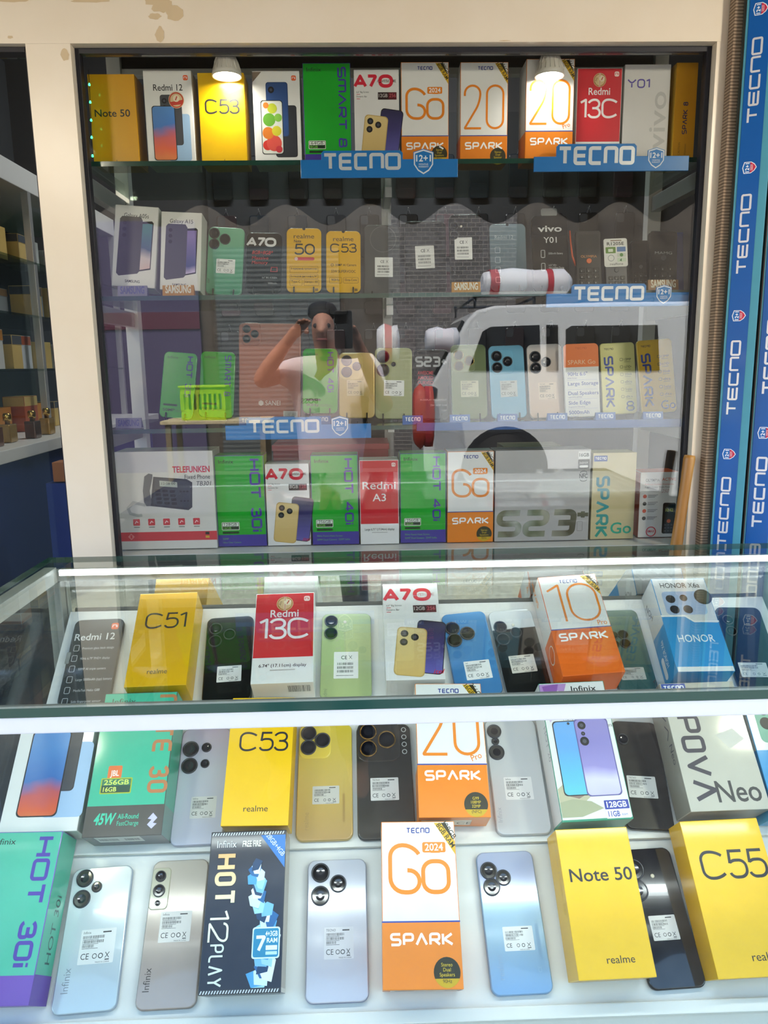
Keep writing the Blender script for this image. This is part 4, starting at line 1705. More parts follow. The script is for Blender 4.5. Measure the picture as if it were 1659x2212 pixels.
r = leaning(3, 1.54, 12, (811, 752), (889, 750), (808, 905), (892, 905))
o = handset(r, ramp_mat('pale_olive_back', ((0, '#a8ad7c'), (1, '#b9bd8f')), .22, .1, 1, 6, .6), '#8f9468', 'pale olive phone with two large lenses and tilted white sticker on the third shelf', lens=((.22, 1.66, .17), (.22, 1.30, .17), (.50, 1.46, .06)))
F_ = Face(); F_.sticker(.24, .62, .54, .42, 'itel', rot=-.02); finish(o, r, F_); plain_stand(r, 'the pale olive phone')

r = leaning(3, 1.555, 12, (896, 756), (968, 754), (893, 905), (972, 905))
o = handset(r, '#26272a', '#3b3c40', 'dark dummy phone with silver lettering and a red text block on the third shelf', rough=.15)
F_ = Face(); h = r.L / r.W
F_.strokes('Szw+', .06, h - .50, .30, .2, '#b9bcc0', .18, fit=.86, gap=.22)
for i, tx in enumerate(('AWESOME', 'AMOLED', 'CURVED')):
    F_.txt(tx, .10, h - .72 - .14 * i, .10, '#c03a48', fit=.45, wt=.02)
for i, tx in enumerate(('IN-DISPLAY FINGERPRINT', '256+16GB* RAM', '32MP')):
    F_.txt(tx, .93, .52 - .15 * i, .05, '#a8a8aa', 'R', wt=.004)
finish(o, r, F_); plain_stand(r, 'the dark dummy with silver lettering')

r = leaning(3, 1.535, 12, (975, 745), (1047, 743), (975, 905), (1056, 905))
o = handset(r, ramp_mat('olive_back', ((0, '#76855a'), (1, '#7d8a64')), .2, .15, 1, 6, .7), '#5d6a48', 'olive green phone with three gold ringed lenses on the third shelf', lens=((.22, 1.80, .14), (.22, 1.50, .14), (.52, 1.64, .14)), bump=(.02, 1.32, .68, 1.98, '#87926c'), ring=paint('#b79a55', .25, .9, 0, .5, 0))
F_ = Face(); F_.sticker(.26, .62, .50, .46, 'TECNO', base='#c3c2a6'); finish(o, r, F_); plain_stand(r, 'the olive green phone')

r = leaning(3, 1.535, 12, (1055, 747), (1130, 745), (1062, 904), (1140, 903))
o = handset(r, ramp_mat('sky_back', ((0, '#6fb2d6'), (1, '#86c1e0')), .2, .1, 1, 6, .7), '#5d9cbf', 'sky blue phone with wide three lens plate on the third shelf', lens=((.22, 1.76, .15), (.22, 1.44, .15), (.52, 1.60, .14)), bump=(.03, 1.26, .70, 1.94, '#7cb8d8'))
F_ = Face(); F_.sticker(.28, .60, .48, .46, 'TECNO', base='#bcc3c4'); finish(o, r, F_); plain_stand(r, 'the sky blue phone')

r = leaning(3, 1.53, 12, (1138, 744), (1212, 742), (1144, 903), (1222, 902))
o = handset(r, ramp_mat('blush_back', ((0, '#d9bda8'), (1, '#d9d3d2')), .2, .1, 1, 6, .7), '#bfb0a8', 'blush white phone with three black lenses beside the orange topped dummy', lens=((.23, 1.74, .16), (.23, 1.42, .16), (.53, 1.58, .14)), rad=.011)
F_ = Face(); F_.sticker(.28, .52, .50, .48, 'TECNO', base='#dccab8'); finish(o, r, F_); plain_stand(r, 'the blush white phone')

r = leaning(3, 1.515, 10, (1216, 743), (1292, 741), (1222, 902), (1298, 900))
o = handset(r, '#dfe1e2', '#c9c9c6', 'white dummy phone with orange top panel and blue text on the third shelf', rough=.35)
F_ = Face(); h = r.L / r.W
F_.poly(rr(.005, h - .66, .995, h - .005, .12), '#e8742a')
F_.rect(.005, h - .66, .995, h - .45, '#e8742a')
F_.strokes('TECNO', .5, h - .16, .06, .2, '#c95b18', .15, al='C', fit=.32, gap=.3)
F_.txt('SPARK Go', .12, h - .58, .12, '#f3c9a2', fit=.78)
for i, (tx, s2, w) in enumerate((('90Hz 6.6"', 'Hole Screen', .56), ('Large Storage', '', .86), ('Dual Speakers', 'with DTS LISTEN', .86), ('Side Edge', 'Fingerprint Unlocking', .62), ('5000mAh', 'with Type-C', .58))):
    y = h - .90 - .27 * i
    F_.txt(tx, .10, y, .10, '#2a3fa0', fit=w, wt=.012)
    if s2: F_.txt(s2, .10, y - .085, .04, '#2a3fa0')
    F_.rect(.08, y - .125, .92, y - .118, '#9aa4d0')
finish(o, r, F_)


def spark_dummy(r, label, base, big, ink='#27439c'):
    o = handset(r, base, '#b8a860', label, rough=.3, rad=.008)
    h = r.L / r.W
    F_ = Face()
    F_.strokes('TECNO', .12, h - .20, .055, .2, INK, .15, fit=.26, gap=.3)
    F_.strokes('SPARK', .10, h - .40, .27, .2, ink, .2, rot=-pi / 2, fit=h - .62, gap=.28)
    for i, tx in enumerate(('13MP', '6.6"HD+', '5000mAh', 'dts', 'Soplay', 'dts')):
        y = h - .52 - .21 * i
        F_.line(rr(.56, y, .64, y + .07, .02), .012, '#6a6a4a', closed=True, part='lettering')
        F_.txt(tx, .68, y, .07, '#3a3a30', fit=.2)
        F_.rect(.68, y - .04, .86, y - .03, '#6a6a4a')
    if big == '8':
        F_.strokes('8', .80, .08, .28, .14, ink, .4, al='C', fit=.2)
    else:
        F_.txt('Go', .56, .10, .24, ink, fit=.40)
    finish(o, r, F_)
    return o


r = leaning(3, 1.52, 10, (1295, 741), (1370, 739), (1302, 896), (1378, 893))
spark_dummy(r, 'pale lime dummy phone with blue sideways lettering on the third shelf', '#d3cf84', '8')
r = leaning(3, 1.515, 10, (1374, 734), (1450, 732), (1386, 894), (1464, 890))
spark_dummy(r, 'yellow dummy phone with blue sideways lettering at the door edge end of the third shelf', '#e6b81e', 'Go')
for px, py, lab in ((870, 915, 'below the pale olive phone'), (972, 915, 'below the olive green phone'), (1075, 913, 'below the sky blue phone'), (1183, 909, 'below the blush white phone'), (1287, 909, 'below the pale lime dummy'), (1390, 907, 'below the yellow dummy at the door edge end')):
    tent(px, py, 43, 'small blue name card ' + lab, 'TECNO', '#1f58a4', '#e4e8f0', Y=1.436, shelf=3, h=.0165, group='blue name cards on the third shelf')
for px, py, lab in ((516, 912, 'partly behind the long sign, under the pink tablet near the pillar'), (590, 912, 'partly behind the long sign, under the middle of the pink tablet'), (668, 912, 'partly behind the long sign, below the third green dummy')):
    tent(px, py, 46, 'small blue name card ' + lab, 'TECNO', '#1f58a4', '#c9d2e2', Y=1.462, shelf=3, h=.0165, group='blue name cards on the third shelf')
tent(250, 925, 54, 'dim name card at the wide pillar end of the third shelf', 'SAMSUNG', '#77789a', '#4a5290', Y=1.45, shelf=3)

# ------------------------------------------------------------------ bottom row of the showcase
r = upright(4, 1.452, 246, 459, 975)
o = carton(r, .075, '#dcd9d3', 'large white desk telephone box with a red stripe at the wide pillar end', side='#c6c2bb', coat=.5, cat='telephone box', name='telephone_box')
h = r.L / r.W
F_ = Face()
F_.txt('TELEFUNKEN', .96, h - .22, .062, '#d23a48', 'R', fit=.38, wt=.03)
F_.txt('Fixed Phone', .96, h - .29, .045, INK, 'R', fit=.26)
F_.txt('TB301', .96, h - .36, .045, INK, 'R', fit=.15, slant=.2)
F_.rect(.0, .09, 1, .185, '#d23a4a')
F_.part = 'logo'
F_.poly([(.075, .137), (.11, .172), (.145, .137), (.11, .102)], '#e58a8e'); F_.rect(.1, .12, .12, .155, '#d23a4a')
F_.part = None
F_.rect(.88, .148, .92, .176, '#2a2a2a'); F_.rect(.88, .112, .92, .136, '#d8b032')
for k in range(5):
    x = .14 + .155 * k
    F_.rect(x, .255, x + .07, .325, '#d23a4a', .008, part='icon')
    F_.line([(x + .018, .275), (x + .035, .30), (x + .052, .285)], .008, '#f2d8d8', part='icon')
    F_.rect(x + .005, .232, x + .065, .242, '#8a8682')
P_ = 'product_picture'
F_.poly([(.33, .46), (.72, .41), (.76, .44), (.775, .70), (.72, .735), (.38, .765)], '#30343c', P_)
F_.poly([(.40, .745), (.70, .715), (.755, .69), (.74, .45), (.70, .435), (.36, .48)], '#3d424b', P_)
F_.poly([(.44, .665), (.62, .65), (.62, .705), (.44, .725)], '#b9c0b4', P_)
F_.txt('12:08 00', .46, .68, .025, '#2a3030', fit=.14, part=P_)
for j in range(4):
    for i in range(3):
        F_.poly(rr(.40 + .075 * i - .004 * j, .48 + .042 * j - .006 * i, .455 + .075 * i - .004 * j, .508 + .042 * j - .006 * i, .008), '#1a1d22', P_)
for j in range(2):
    for i in range(3):
        F_.poly(rr(.64 + .035 * i, .50 + .10 * j, .662 + .035 * i, .515 + .10 * j, .004), '#1a1d22', P_)
F_.poly([(.29, .77), (.335, .80), (.375, .79), (.37, .75), (.335, .62), (.345, .50), (.33, .46), (.29, .46), (.27, .50), (.265, .62)], '#5b5e62', P_)
F_.line([(.28, .47), (.16, .50), (.10, .44), (.12, .385), (.20, .36), (.24, .365)], .03, '#b4b4b0', P_)
finish(o, r, F_)

r = upright(4, YF, 461, 569, 984)
o, F_ = box_infinix(r, .055, 'green phone box nearest the desk telephone box in the bottom row', 'HOT 30i', spec=('128GB', '16GB'), wl=.78, wh=.22, extra=(('50MP', .1, .14, .04), ('Ultra Clear Camera', .1, .07, .035)))
finish(o, r, F_)
r = upright(4, YF, 571, 667, 1002)
o, F_ = box_a70(r, .055, 'white phone box with red heading between two green boxes in the bottom row')
finish(o, r, F_)
r = upright(4, YF, 669, 773, 983)
o, F_ = box_infinix(r, .055, 'green phone box directly beside the red box, on its telephone side, in the bottom row', 'HOT 40i', spec=('256GB', '16GB'), wl=.72, wh=.19, bandh=.145, extra=(('90Hz Punch-Hole Screen', .1, .17, .04), ('50MP Dual Camera  32MP Selfie', .1, .09, .04)))
finish(o, r, F_)
r = upright(4, YF - .004, 775, 861, 994)
o, F_ = box_red(r, .055, 'red and white phone box, the only red one in the bottom row', a3=True, split=.245, foot='Large 6.71" (17.04cm) display')
finish(o, r, F_)
r = upright(4, YF, 863, 964, 979)
o, F_ = box_infinix(r, .055, 'green phone box between the red box and the white and orange box', 'HOT 40i', spec=('256GB', '16GB'), wl=.70, wh=.18, bandh=.145, extra=(('90Hz Punch-Hole Screen', .1, .17, .04), ('50MP Dual Camera  32MP Selfie', .1, .09, .04)))
finish(o, r, F_)
r = upright(4, YF - .003, 966, 1068, 975)
o, F_ = box_spark(r, .055, 'white and orange phone box with orange year tag in the bottom row', 'Go', year=True, split=.335)
finish(o, r, F_)

FOIL = ramp_mat('rainbow_foil', ((0, '#6a6f52'), (.2, '#c9cdb0'), (.35, '#8d8a72'), (.5, '#dfe3dc'), (.65, '#86906e'), (.8, '#d6d2c0'), (1, '#77735f')), .2, .65, 0, 5.2, 0, .5)
r = upright(4, YF - .004, 1070, 1278, 972)
o = carton(r, .06, '#b4b0ae', 'large grey gift box with shiny foil lettering in clear wrap', side='#9b9794', coat=.5, cat='gift box', name='gift_box')
h = r.L / r.W
F_ = Face()
F_.strokes('Szw', .035, .045, .29, .22, FOIL, .2, fit=.78, gap=.26, slant=.10)
F_.strokes('+', .875, .195, .16, .26, FOIL, 0, fit=.115)
F_.part = 'spec_sticker'
F_.rect(.865, h - .10, .985, h - .02, '#e4e4e2', .008); F_.txt('16GB', .875, h - .075, .035, '#1a1a1c', fit=.1, wt=.02)
F_.rect(.865, h - .20, .985, h - .105, '#1c1c20', .008); F_.txt('256GB ROM', .875, h - .15, .02, '#e4e4e2', fit=.09)
F_.rect(.88, h - .19, .97, h - .165, '#e4e4e2', .012)
F_.part = None
F_.txt('NFC', .925, h - .30, .045, '#3a3a3c', 'C', fit=.085, wt=.02)
for s_ in (-1, 1):
    F_.line([(.925 + .035 * cos(a), h - .28 + s_ * (.035 + .018 * sin(a))) for a in [pi * k / 8 for k in range(9)]], .006, '#3a3a3c', part='lettering')
F_.line(rr(.875, .10, .93, .20, .006), .004, '#7a7672', closed=True, part='lettering')
finish(o, r, F_)

r = upright(4, YF, 1281, 1377, 978)
o = carton(r, .055, '#cfc093', 'tan phone box with teal sideways lettering in the bottom row', side='#b8a97c', coat=.3)
h = r.L / r.W
F_ = Face()
F_.rect(.03, h - .19, .33, h - .06, '#2b4da0'); F_.strokes('TECNO', .18, h - .15, .06, .2, '#ffffff', .14, al='C', fit=.24, gap=.3)
F_.strokes('SPARK', .10, h - .55, .31, .2, ramp_mat('teal_print', ((0, '#2aa08c'), (1, '#3a86a0')), .35, scale=8), .2, rot=-pi / 2, fit=h - .62, gap=.28)
F_.txt('Go', .46, .13, .25, '#2aa88c', fit=.48, wt=.015)
finish(o, r, F_)

r = upright(4, YF + .008, 1384, 1468, 1020)
o = carton(r, .055, '#dedbd7', 'white outdoor phone box with orange edge beside the wooden stick', side='#d9572b', coat=.4)
h = r.L / r.W
F_ = Face()
F_.txt('OLYMPIA', .14, h - .24, .075, INK, fit=.36, wt=.01)
F_.txt('ACTIVE', .56, h - .22, .075, '#d2553a', fit=.36, wt=.012)
F_.txt('Robustes Outdoor Mobiltelefon', .13, h - .33, .042, '#c8523c', fit=.74)
F_.txt('Rugged Outdoor Mobile Phone', .13, h - .40, .038, INK, fit=.64)
F_.txt('250', .56, h - .53, .09, '#b98a8a', slant=.4)
for k in range(4):
    y = h - .62 - .19 * k
    F_.circ(.14, y, .05, '#d2553a' if k % 2 == 0 else '#4a4644', 'icon')
    for j in range(3):
        F_.rect(.22, y + .03 - .03 * j, .48 - .04 * j, y + .042 - .03 * j, '#6a6663')
F_.ring(.34, .15, .12, .025, '#d03040', part='icon'); F_.txt('BMAX', .34, .13, .06, '#d03040', 'C', fit=.18, wt=.02)
F_.poly(rr(.62, .09, .95, .90, .05), '#1b1c20', P_)
F_.poly(rr(.67, .50, .91, .82, .02), '#0c1a1c', P_)
F_.txt('10:42', .79, .67, .08, '#cfe04a', 'C', fit=.19, part=P_)
F_.circ(.79, .42, .05, '#d8602a', P_)
for j in range(3):
    for i in range(3):
        F_.rect(.68 + .08 * i, .14 + .08 * j, .73 + .08 * i, .18 + .08 * j, '#55565a', part=P_)
finish(o, r, F_)

# red carton lying behind the bottom row
A, B_ = atY(592, 972, 1.60), atY(838, 970, 1.60)
b = MB(); b.box(A.x, B_.x, 1.58, 1.70, .955, A.z, paint('#a8303c', .4, 0, .4)); b.box(A.x - .002, B_.x + .002, 1.578, 1.702, A.z, A.z + .012, paint('#b23a44', .35, 0, .4))
tag(b.build('red_carton', None, None, .001), 'red lidded carton behind the boxes of the bottom row', 'box')
b = MB(); b.box(.30, .42, 1.62, 1.70, .955, 1.11, paint('#5b5a3c', .5)); b.box(.298, .422, 1.618, 1.702, 1.11, 1.125, paint('#6a6844', .5))
tag(b.build('olive_carton', None, None, .001), 'olive lidded carton behind the tan box of the bottom row', 'box')

# wooden stick leaning in the corner before the showcase
A, B_ = atY(1490, 984, 1.366), atY(1462, 1172, 1.361)
d = (B_ - A)
E_ = A + d * ((A.z - .004) / (A.z - B_.z))
b = MB()
wood = pattern_mat('ash_wood', 'wave', '#9c6a2a', '#c0904c', 6, .4, .05, dir='X')
b.tube([A - d * .004, A, A + d * .04, A + d * .3, A + d * .7, A + d * 1.0, A + d * 2.4, E_ - d * .03, E_], [.006, .0095, .0105, .0095, .0098, .0108, .011, .012, .010], wood, 14)
tag(b.build('wooden_stick'), 'worn wooden stick with rounded top leaning by the hinge strip, in front of the showcase', 'stick')


# ================================================================== COUNTER, REAR ROW (seen through the glass top)
def bb(row, TL, TR, BL, BR, T=.052, L=None, lift=.006):
    # long boxes rest their backs on the edge of the board above, so they stand a little steeper than the board
    a = TILT + radians(5.6 if row < 3 else 0)
    s_ = Vector((0, cos(a), sin(a)))
    return grouped(place(BASE[row], s_, T + (.0026 if row < 3 else .0014), TL, TR, BL, BR, L=L, vmin=.014 if row == 3 else (lift if row == 2 else .009)), 'boxes in the %s counter row' % ('', 'front', 'middle', 'rear')[row])


def bp(row, TL, TR, BL, BR, L=None, W=None):
    return grouped(on_board(row, .0092, TL, TR, BL, BR, L=L, W=W, vmin=.008 if row == 3 else .002), 'phones in the %s counter row' % ('', 'front', 'middle', 'rear')[row])


R3 = 'in the rear row of the counter'
r = bp(3, (165, 1338), (268, 1336), (118, 1528), (236, 1524))
o = handset(r, '#46494b', '#2c2d30', 'grey dummy phone with white feature list at the glass end of the rear counter row', rough=.3, coat=.3)
F_ = Face(); h = r.L / r.W
mi_logo(F_, .76, h - .24, .15)
F_.txt('Redmi 12', .07, h - .47, .15, '#e6e6e4', fit=.80, wt=.01)
for i, tx in enumerate(('Premium glass back design', '90Hz 6.79" FHD+ display', '50MP AI triple camera', 'Large 5000mAh (typ) battery', 'MediaTek Helio G88', 'Side fingerprint sensor')):
    y = h - .68 - .23 * i
    F_.line(rr(.10, y - .03, .20, y + .10, .02), .012, '#c8c8c6', closed=True, part='lettering')
    F_.txt(tx, .27, y, .05, '#d4d4d2', fit=[.62, .58, .54, .70, .5, .56][i])
F_.poly(rr(-.02, .92, .06, 1.18, .02), '#9a9c98', 'tape')
finish(o, r, F_)

r = bb(3, (303, 1282), (427, 1280), (264, 1494), (401, 1496), L=.168)
o, F_ = box_yellow(r, .052, 'yellow phone box in the rear counter row, between grey dummy and black phone', 'C51', by=.60, bh=.31, fit=.66, bx=.52, realme=.22, front='#eeb400', rfit=.32)
finish(o, r, F_)

BK2 = ramp_mat('black_two_tone', ((0, '#101114'), (.72, '#121316'), (.73, '#2a2f33'), (1, '#24282c')), .16, 0, 1, 6.1, .9)
r = bp(3, (449, 1333), (547, 1331), (436, 1480), (545, 1478), L=.163)
o = handset(r, BK2, '#1c1d20', 'black phone with three lenses and white sticker between the yellow and red boxes, rear row', lens=((.20, 1.92, .14), (.20, 1.62, .14), (.50, 1.76, .13)))
F_ = Face(); F_.sticker(.28, .66, .50, .36); finish(o, r, F_)

r = bb(3, (553, 1283), (680, 1280), (538, 1509), (677, 1505))
o, F_ = box_red(r, .052, 'red and white phone box with paper seal in the rear row of the counter', split=.27)
def low(G_):
    G_.bars(.58, .25, .36, .22, '#2a2a2a', 'barcode')
side_print(o, r, .052, low, 'B')
finish(o, r, F_)

r = bp(3, (696, 1326), (801, 1324), (691, 1480), (803, 1478), L=.163)
o = handset(r, ramp_mat('lime_back', ((0, '#b9c98c'), (1, '#c6d6a6')), .2, .05, 1, 6, .7), '#a3b48a', 'pale green phone with two big black lenses beside the red box, rear row', lens=((.19, 1.90, .135), (.19, 1.62, .135)), flash=(.47, 1.88))
F_ = Face(); F_.sticker(.26, .62, .48, .58, style=1); F_.txt('Redmi', .14, .16, .075, '#8a9470', rot=pi / 2); F_.txt('6.7', .47, 1.6, .05, '#9aa67c', rot=pi / 2); finish(o, r, F_)

r = bb(3, (827, 1262), (943, 1260), (832, 1484), (966, 1476))
o, F_ = box_a70(r, .052, 'white phone box with red heading in the rear row of the counter', '12GB', '256')
finish(o, r, F_)

r = bp(3, (952, 1324), (1047, 1322), (982, 1480), (1085, 1478), L=.163)
o = handset(r, ramp_mat('azure_back', ((0, '#4a8cc8'), (.7, '#4f92cc'), (1, '#5aa0d8')), .18, .1, 1, 6, .8), '#3f78ad', 'bright blue phone with three black lenses and white sticker in the rear row', lens=((.19, 1.90, .165), (.19, 1.60, .165), (.50, 1.74, .165)), glass=paint('#0c0d10', .05, 0, 1))
F_ = Face(); F_.sticker(.28, .62, .56, .44, 'itel'); finish(o, r, F_)

BW = ramp_mat('black_white_back', ((0, '#15181a'), (.695, '#1b2023'), (.70, '#dfe2e2'), (1, '#e6e8e8')), .14, 0, 1, 6.15, .9)
r = bp(3, (1053, 1318), (1146, 1316), (1090, 1480), (1192, 1477), L=.163)
o = handset(r, BW, '#b9bcbc', 'phone with white upper third and black lower back, three lenses, in the rear row', lens=((.20, 1.88, .15), (.20, 1.56, .15), (.52, 1.70, .13)), flash=(.50, 1.90))
F_ = Face(); F_.sticker(.22, .72, .56, .42, 'TECNO', base='#ddd8cc'); finish(o, r, F_)

r = bb(3, (1158, 1245), (1288, 1242), (1225, 1492), (1362, 1487), T=.056)
o, F_ = box_spark(r, .056, 'white and orange phone box with big thin numerals in the rear row of the counter', '10', stick=('256GB', '16GB RAM'), pro=2, split=.44, round_badge=None, num=.74, sy=.60, col='#ea6a1c')
def lft(G_):
    G_.strokes('SPARK', .28, 1.5, .12, .18, ORG, .2, rot=pi / 2, fit=.5)
    G_.ring(.30, .52, .15, .02, '#e8d8c8', part='icon')
side_print(o, r, .056, lft, 'L')
finish(o, r, F_)

r = bp(3, (1294, 1318), (1374, 1316), (1332, 1470), (1418, 1467), L=.163)
o = handset(r, ramp_mat('teal_grey_back', ((0, '#3f6d70'), (.5, '#5f8480'), (1, '#8f9c82')), .16, .3, 1, 6, .8), '#5a6a66', 'teal grey phone with four lenses between the white boxes of the rear row', lens=((.20, 1.90, .13), (.46, 1.92, .14), (.18, 1.64, .13), (.46, 1.66, .14)), flash=None)
F_ = Face(); F_.sticker(.14, .64, .62, .34, base='#b9bcb8', ink='#2f3a3c'); finish(o, r, F_)

r = bb(3, (1408, 1252), (1518, 1248), (1468, 1480), (1600, 1470), T=.056)
o = carton(r, .056, '#dcdcdc', 'white and blue phone box picturing a pale blue phone in the rear row', bands=((.50, '#2a93cf', '#2a93cf'),), side='#d2d4d4', coat=.3)
h = r.L / r.W
F_ = Face()
F_.poly([(.004, .5 * h - .02), (.996, .5 * h - .02), (.996, .5 * h), (.56, .5 * h + .02), (.42, .5 * h + .13), (.004, .5 * h + .13)], '#2a93cf')
F_.line([(.0, .5 * h + .15), (.42, .5 * h + .15), (.56, .5 * h + .03), (1, .5 * h + .03)], .03, '#f2f2f2')
F_.txt('HONOR X6a', .5, h - .2, .105, INK, 'C', fit=.72)
F_.poly(rr(.12, .5 * h + .17, .86, h - .28, .08), '#a8bcdc', P_)
for x, y, q in ((.26, h - .44, .085), (.50, h - .42, .07), (.28, h - .66, .085), (.52, h - .66, .085)):
    F_.circ(x, y, q, '#1b1b20', P_)
F_.circ(.86, h - .40, .16, '#39352c', 'round_sticker')
F_.circ(.86, h - .40, .13, '#55503f', 'round_sticker')
F_.txt('HONOR', .5, .30 * h, .14, '#eef4f8', 'C', fit=.64, wt=.006)
def lft(G_):
    G_.txt('HONOR X6a', .4, .25, .12, '#eef4f8', rot=pi / 2, fit=.5)
    G_.txt('HON', .3, 1.3, .12, INK, rot=pi / 2 + .4)
    G_.rect(.1, .1, .24, .5, '#dfe8ee', .06, part='icon')
side_print(o, r, .056, lft, 'L')
F_.rect(.02, .0, .98, .09, '#e2e4e4')
finish(o, r, F_)

r = bp(3, (1545, 1312), (1638, 1310), (1592, 1470), (1696, 1466), L=.163)
o = handset(r, ramp_mat('petrol_back', ((0, '#101a22'), (1, '#1d3440')), .15, .2, 1, 6, .9), '#16222a', 'dark petrol phone at the far corner post of the rear row', lens=((.20, 1.90, .12), (.20, 1.62, .12)))
F_ = Face(); F_.sticker(.12, .52, .60, .34, base='#d4d8d6', ink='#2f3a3c'); finish(o, r, F_)

# ================================================================== COUNTER, MIDDLE ROW
r = bb(2, (57, 1531), (214, 1526), (-10, 1812), (165, 1808), T=.050, lift=.016)
o = carton(r, .05, '#ece9e5', 'white phone box picturing a red and blue screen, in the middle counter row', side='#d9d6d2', coat=.3)
h = r.L / r.W
F_ = Face()
picture_pair(F_, .18, .18, .52, 1.12, screen=RED_SCREEN, third='#a9c4e2')
mi_logo(F_, .82, h - .19)
F_.txt('Redmi 12', .5, h * .79, .12, INK, 'C', fit=.60, wt=.008)
finish(o, r, F_)

r = bb(2, (230, 1498), (382, 1494), (172, 1806), (352, 1808), T=.055)
o = carton(r, .055, TEAL, 'teal phone box with dark base band and orange sideways letters in the middle row', bands=((.20, '#4d4a46', '#6a8a80'),), side='#3a9f86', coat=.5)
h = r.L / r.W
F_ = Face()
F_.txt('Infinix', .12, h - .16, .08, '#1f3a34', fit=.32)
F_.strokes('N0TE 30', .74, h - .06, .26, .17, '#b9774a', .2, rot=-pi / 2, fit=h * .68, gap=.28)
F_.rect(.21, h * .38, .39, h * .47, '#e8743a', .02, part='logo'); F_.txt('JBL', .30, h * .40, .07, '#fbe9dc', 'C', fit=.11, wt=.02)
F_.part = 'spec_badge'
F_.rect(.14, .52, .54, .72, '#a9b832', .015); F_.rect(.155, .535, .525, .705, '#1f4a3c', .01); F_.rect(.155, .625, .525, .705, '#3a7a5a', .005)
F_.txt('256GB', .34, .635, .06, '#d8e86a', 'C', fit=.32, wt=.02); F_.txt('16GB', .18, .55, .055, '#d8e86a', fit=.17, wt=.02)
F_.part = None
F_.txt('45W', .12, .15, .13, '#3fc9a4', fit=.26, wt=.03, slant=.15)
F_.txt('All-Round', .42, .21, .06, '#3fc9a4', fit=.26, wt=.01); F_.txt('FastCharge', .42, .13, .055, '#3fc9a4', fit=.27)
F_.poly([(.80, .20), (.86, .27), (.92, .21), (.87, .15), (.92, .14), (.86, .08), (.80, .13), (.85, .19)], '#c9c4ee', 'logo')
finish(o, r, F_)
def low(G_):
    G_.rect(.15, .22, .72, .52, '#d8d6d2', .01, part='barcode_label'); G_.bars(.18, .30, .24, .12, part='barcode_label'); G_.bars(.5, .30, .18, .12, part='barcode_label')
side_print(o, r, .055, low, 'B')

LIL = ramp_mat('lilac_back', ((0, '#cfd2e6'), (.6, '#d6d6e4'), (1, '#cbb6cd')), .16, .1, 1, 6, .8)
r = bp(2, (395, 1574), (500, 1572), (366, 1826), (478, 1826))
o = handset(r, LIL, '#bfc0d4', 'lilac phone with two large grey lenses next to the teal box, middle row', lens=((.21, 1.90, .165), (.22, 1.55, .165), (.53, 1.92, .10), (.53, 1.58, .09)))
F_ = Face(); F_.sticker(.33, .50, .50, .42, 'Infinix', base='#d4d4d2'); finish(o, r, F_)

r = bb(2, (500, 1508), (640, 1506), (477, 1792), (620, 1800), T=.054, lift=.015)
o, F_ = box_yellow(r, .054, 'yellow phone box with black code in the middle row, beside the gold phone', 'C53', by=.56, bh=.30, fit=.72, bx=.55, realme=.20, rfit=.36)
finish(o, r, F_)

GOLD2 = ramp_mat('gold_fade_back', ((0, '#c9a872'), (.5, '#d9bd6a'), (1, '#ddc63e')), .16, .15, 1, 6, .8)
r = bp(2, (646, 1566), (760, 1563), (638, 1816), (763, 1815))
o = handset(r, GOLD2, '#c9ad6a', 'shiny gold phone with three black lenses in the middle row of the counter', lens=((.19, 1.93, .145), (.19, 1.66, .145), (.45, 1.79, .145)), bump=(.02, 1.46, .60, 2.12, '#dcc24e'), glass=paint('#0d0d10', .05, 0, 1))
F_ = Face(); F_.sticker(.28, .62, .48, .32, base='#c4c2bc'); F_.txt('realme', .22, .18, .085, '#a58a58', rot=pi / 2); F_.bars(.82, .3, .04, .5, '#b3935c', 'lettering', 4); finish(o, r, F_)

r = bp(2, (770, 1566), (884, 1563), (772, 1815), (900, 1812))
o = handset(r, ramp_mat('graphite_back', ((0, '#55514d'), (1, '#2a2827')), .2, .1, 1, 6, .7), '#2a2a2c', 'graphite phone with large bronze ringed camera plate in the middle row', lens=((.22, 1.92, .16), (.22, 1.60, .16), (.56, 1.76, .17)), bump=(.02, 1.36, .80, 2.12, '#3a3633'), ring=paint('#8a6a3a', .25, .9, 0, .5, 0))
F_ = Face(); F_.sticker(.24, .66, .50, .40, 'TECNO', base='#d2d0ce')
for i in range(4):
    F_.ring(.88, 1.95 - .14 * i, .04, .012, '#c4c2be')
finish(o, r, F_)

r = bb(2, (897, 1478), (1037, 1475), (902, 1766), (1064, 1766), T=.055)
o, F_ = box_spark(r, .055, 'white and orange phone box with thin numerals in the middle row of the counter', '20', stick=('256GB', '16GB RAM'), pro=1, split=.37, num=.86, round_badge=('G99', '108MP', '32MP', '(NFC)'), sy=.49, bby=.12)
def low(G_):
    G_.rect(.05, .10, .75, .42, '#e8d8c4', .02, part='barcode_label'); G_.txt('CE', .55, .16, .14, '#4a4440', part='barcode_label'); G_.bars(.1, .16, .3, .18, part='barcode_label')
side_print(o, r, .055, low, 'B')
finish(o, r, F_)

r = bp(2, (1045, 1555), (1155, 1552), (1075, 1805), (1193, 1800))
o = handset(r, ramp_mat('pearl_back', ((0, '#d6d7da'), (1, '#dedfe0')), .16, .1, 1, 6, .8), '#c4c6ca', 'pearl white phone with three stacked reflection-greyed lenses in the middle row of the counter', lens=((.17, 1.94, .14), (.17, 1.74, .075), (.17, 1.52, .15)), glass=paint('#4a4846', .1, 0, 1))  # grey reflection of the street painted into the lens glass
F_ = Face(); F_.sticker(.24, .62, .52, .42, 'Infinix', base='#e6e4e2'); F_.txt('Infinix', .13, .22, .085, '#a9aab0', rot=pi / 2); finish(o, r, F_)

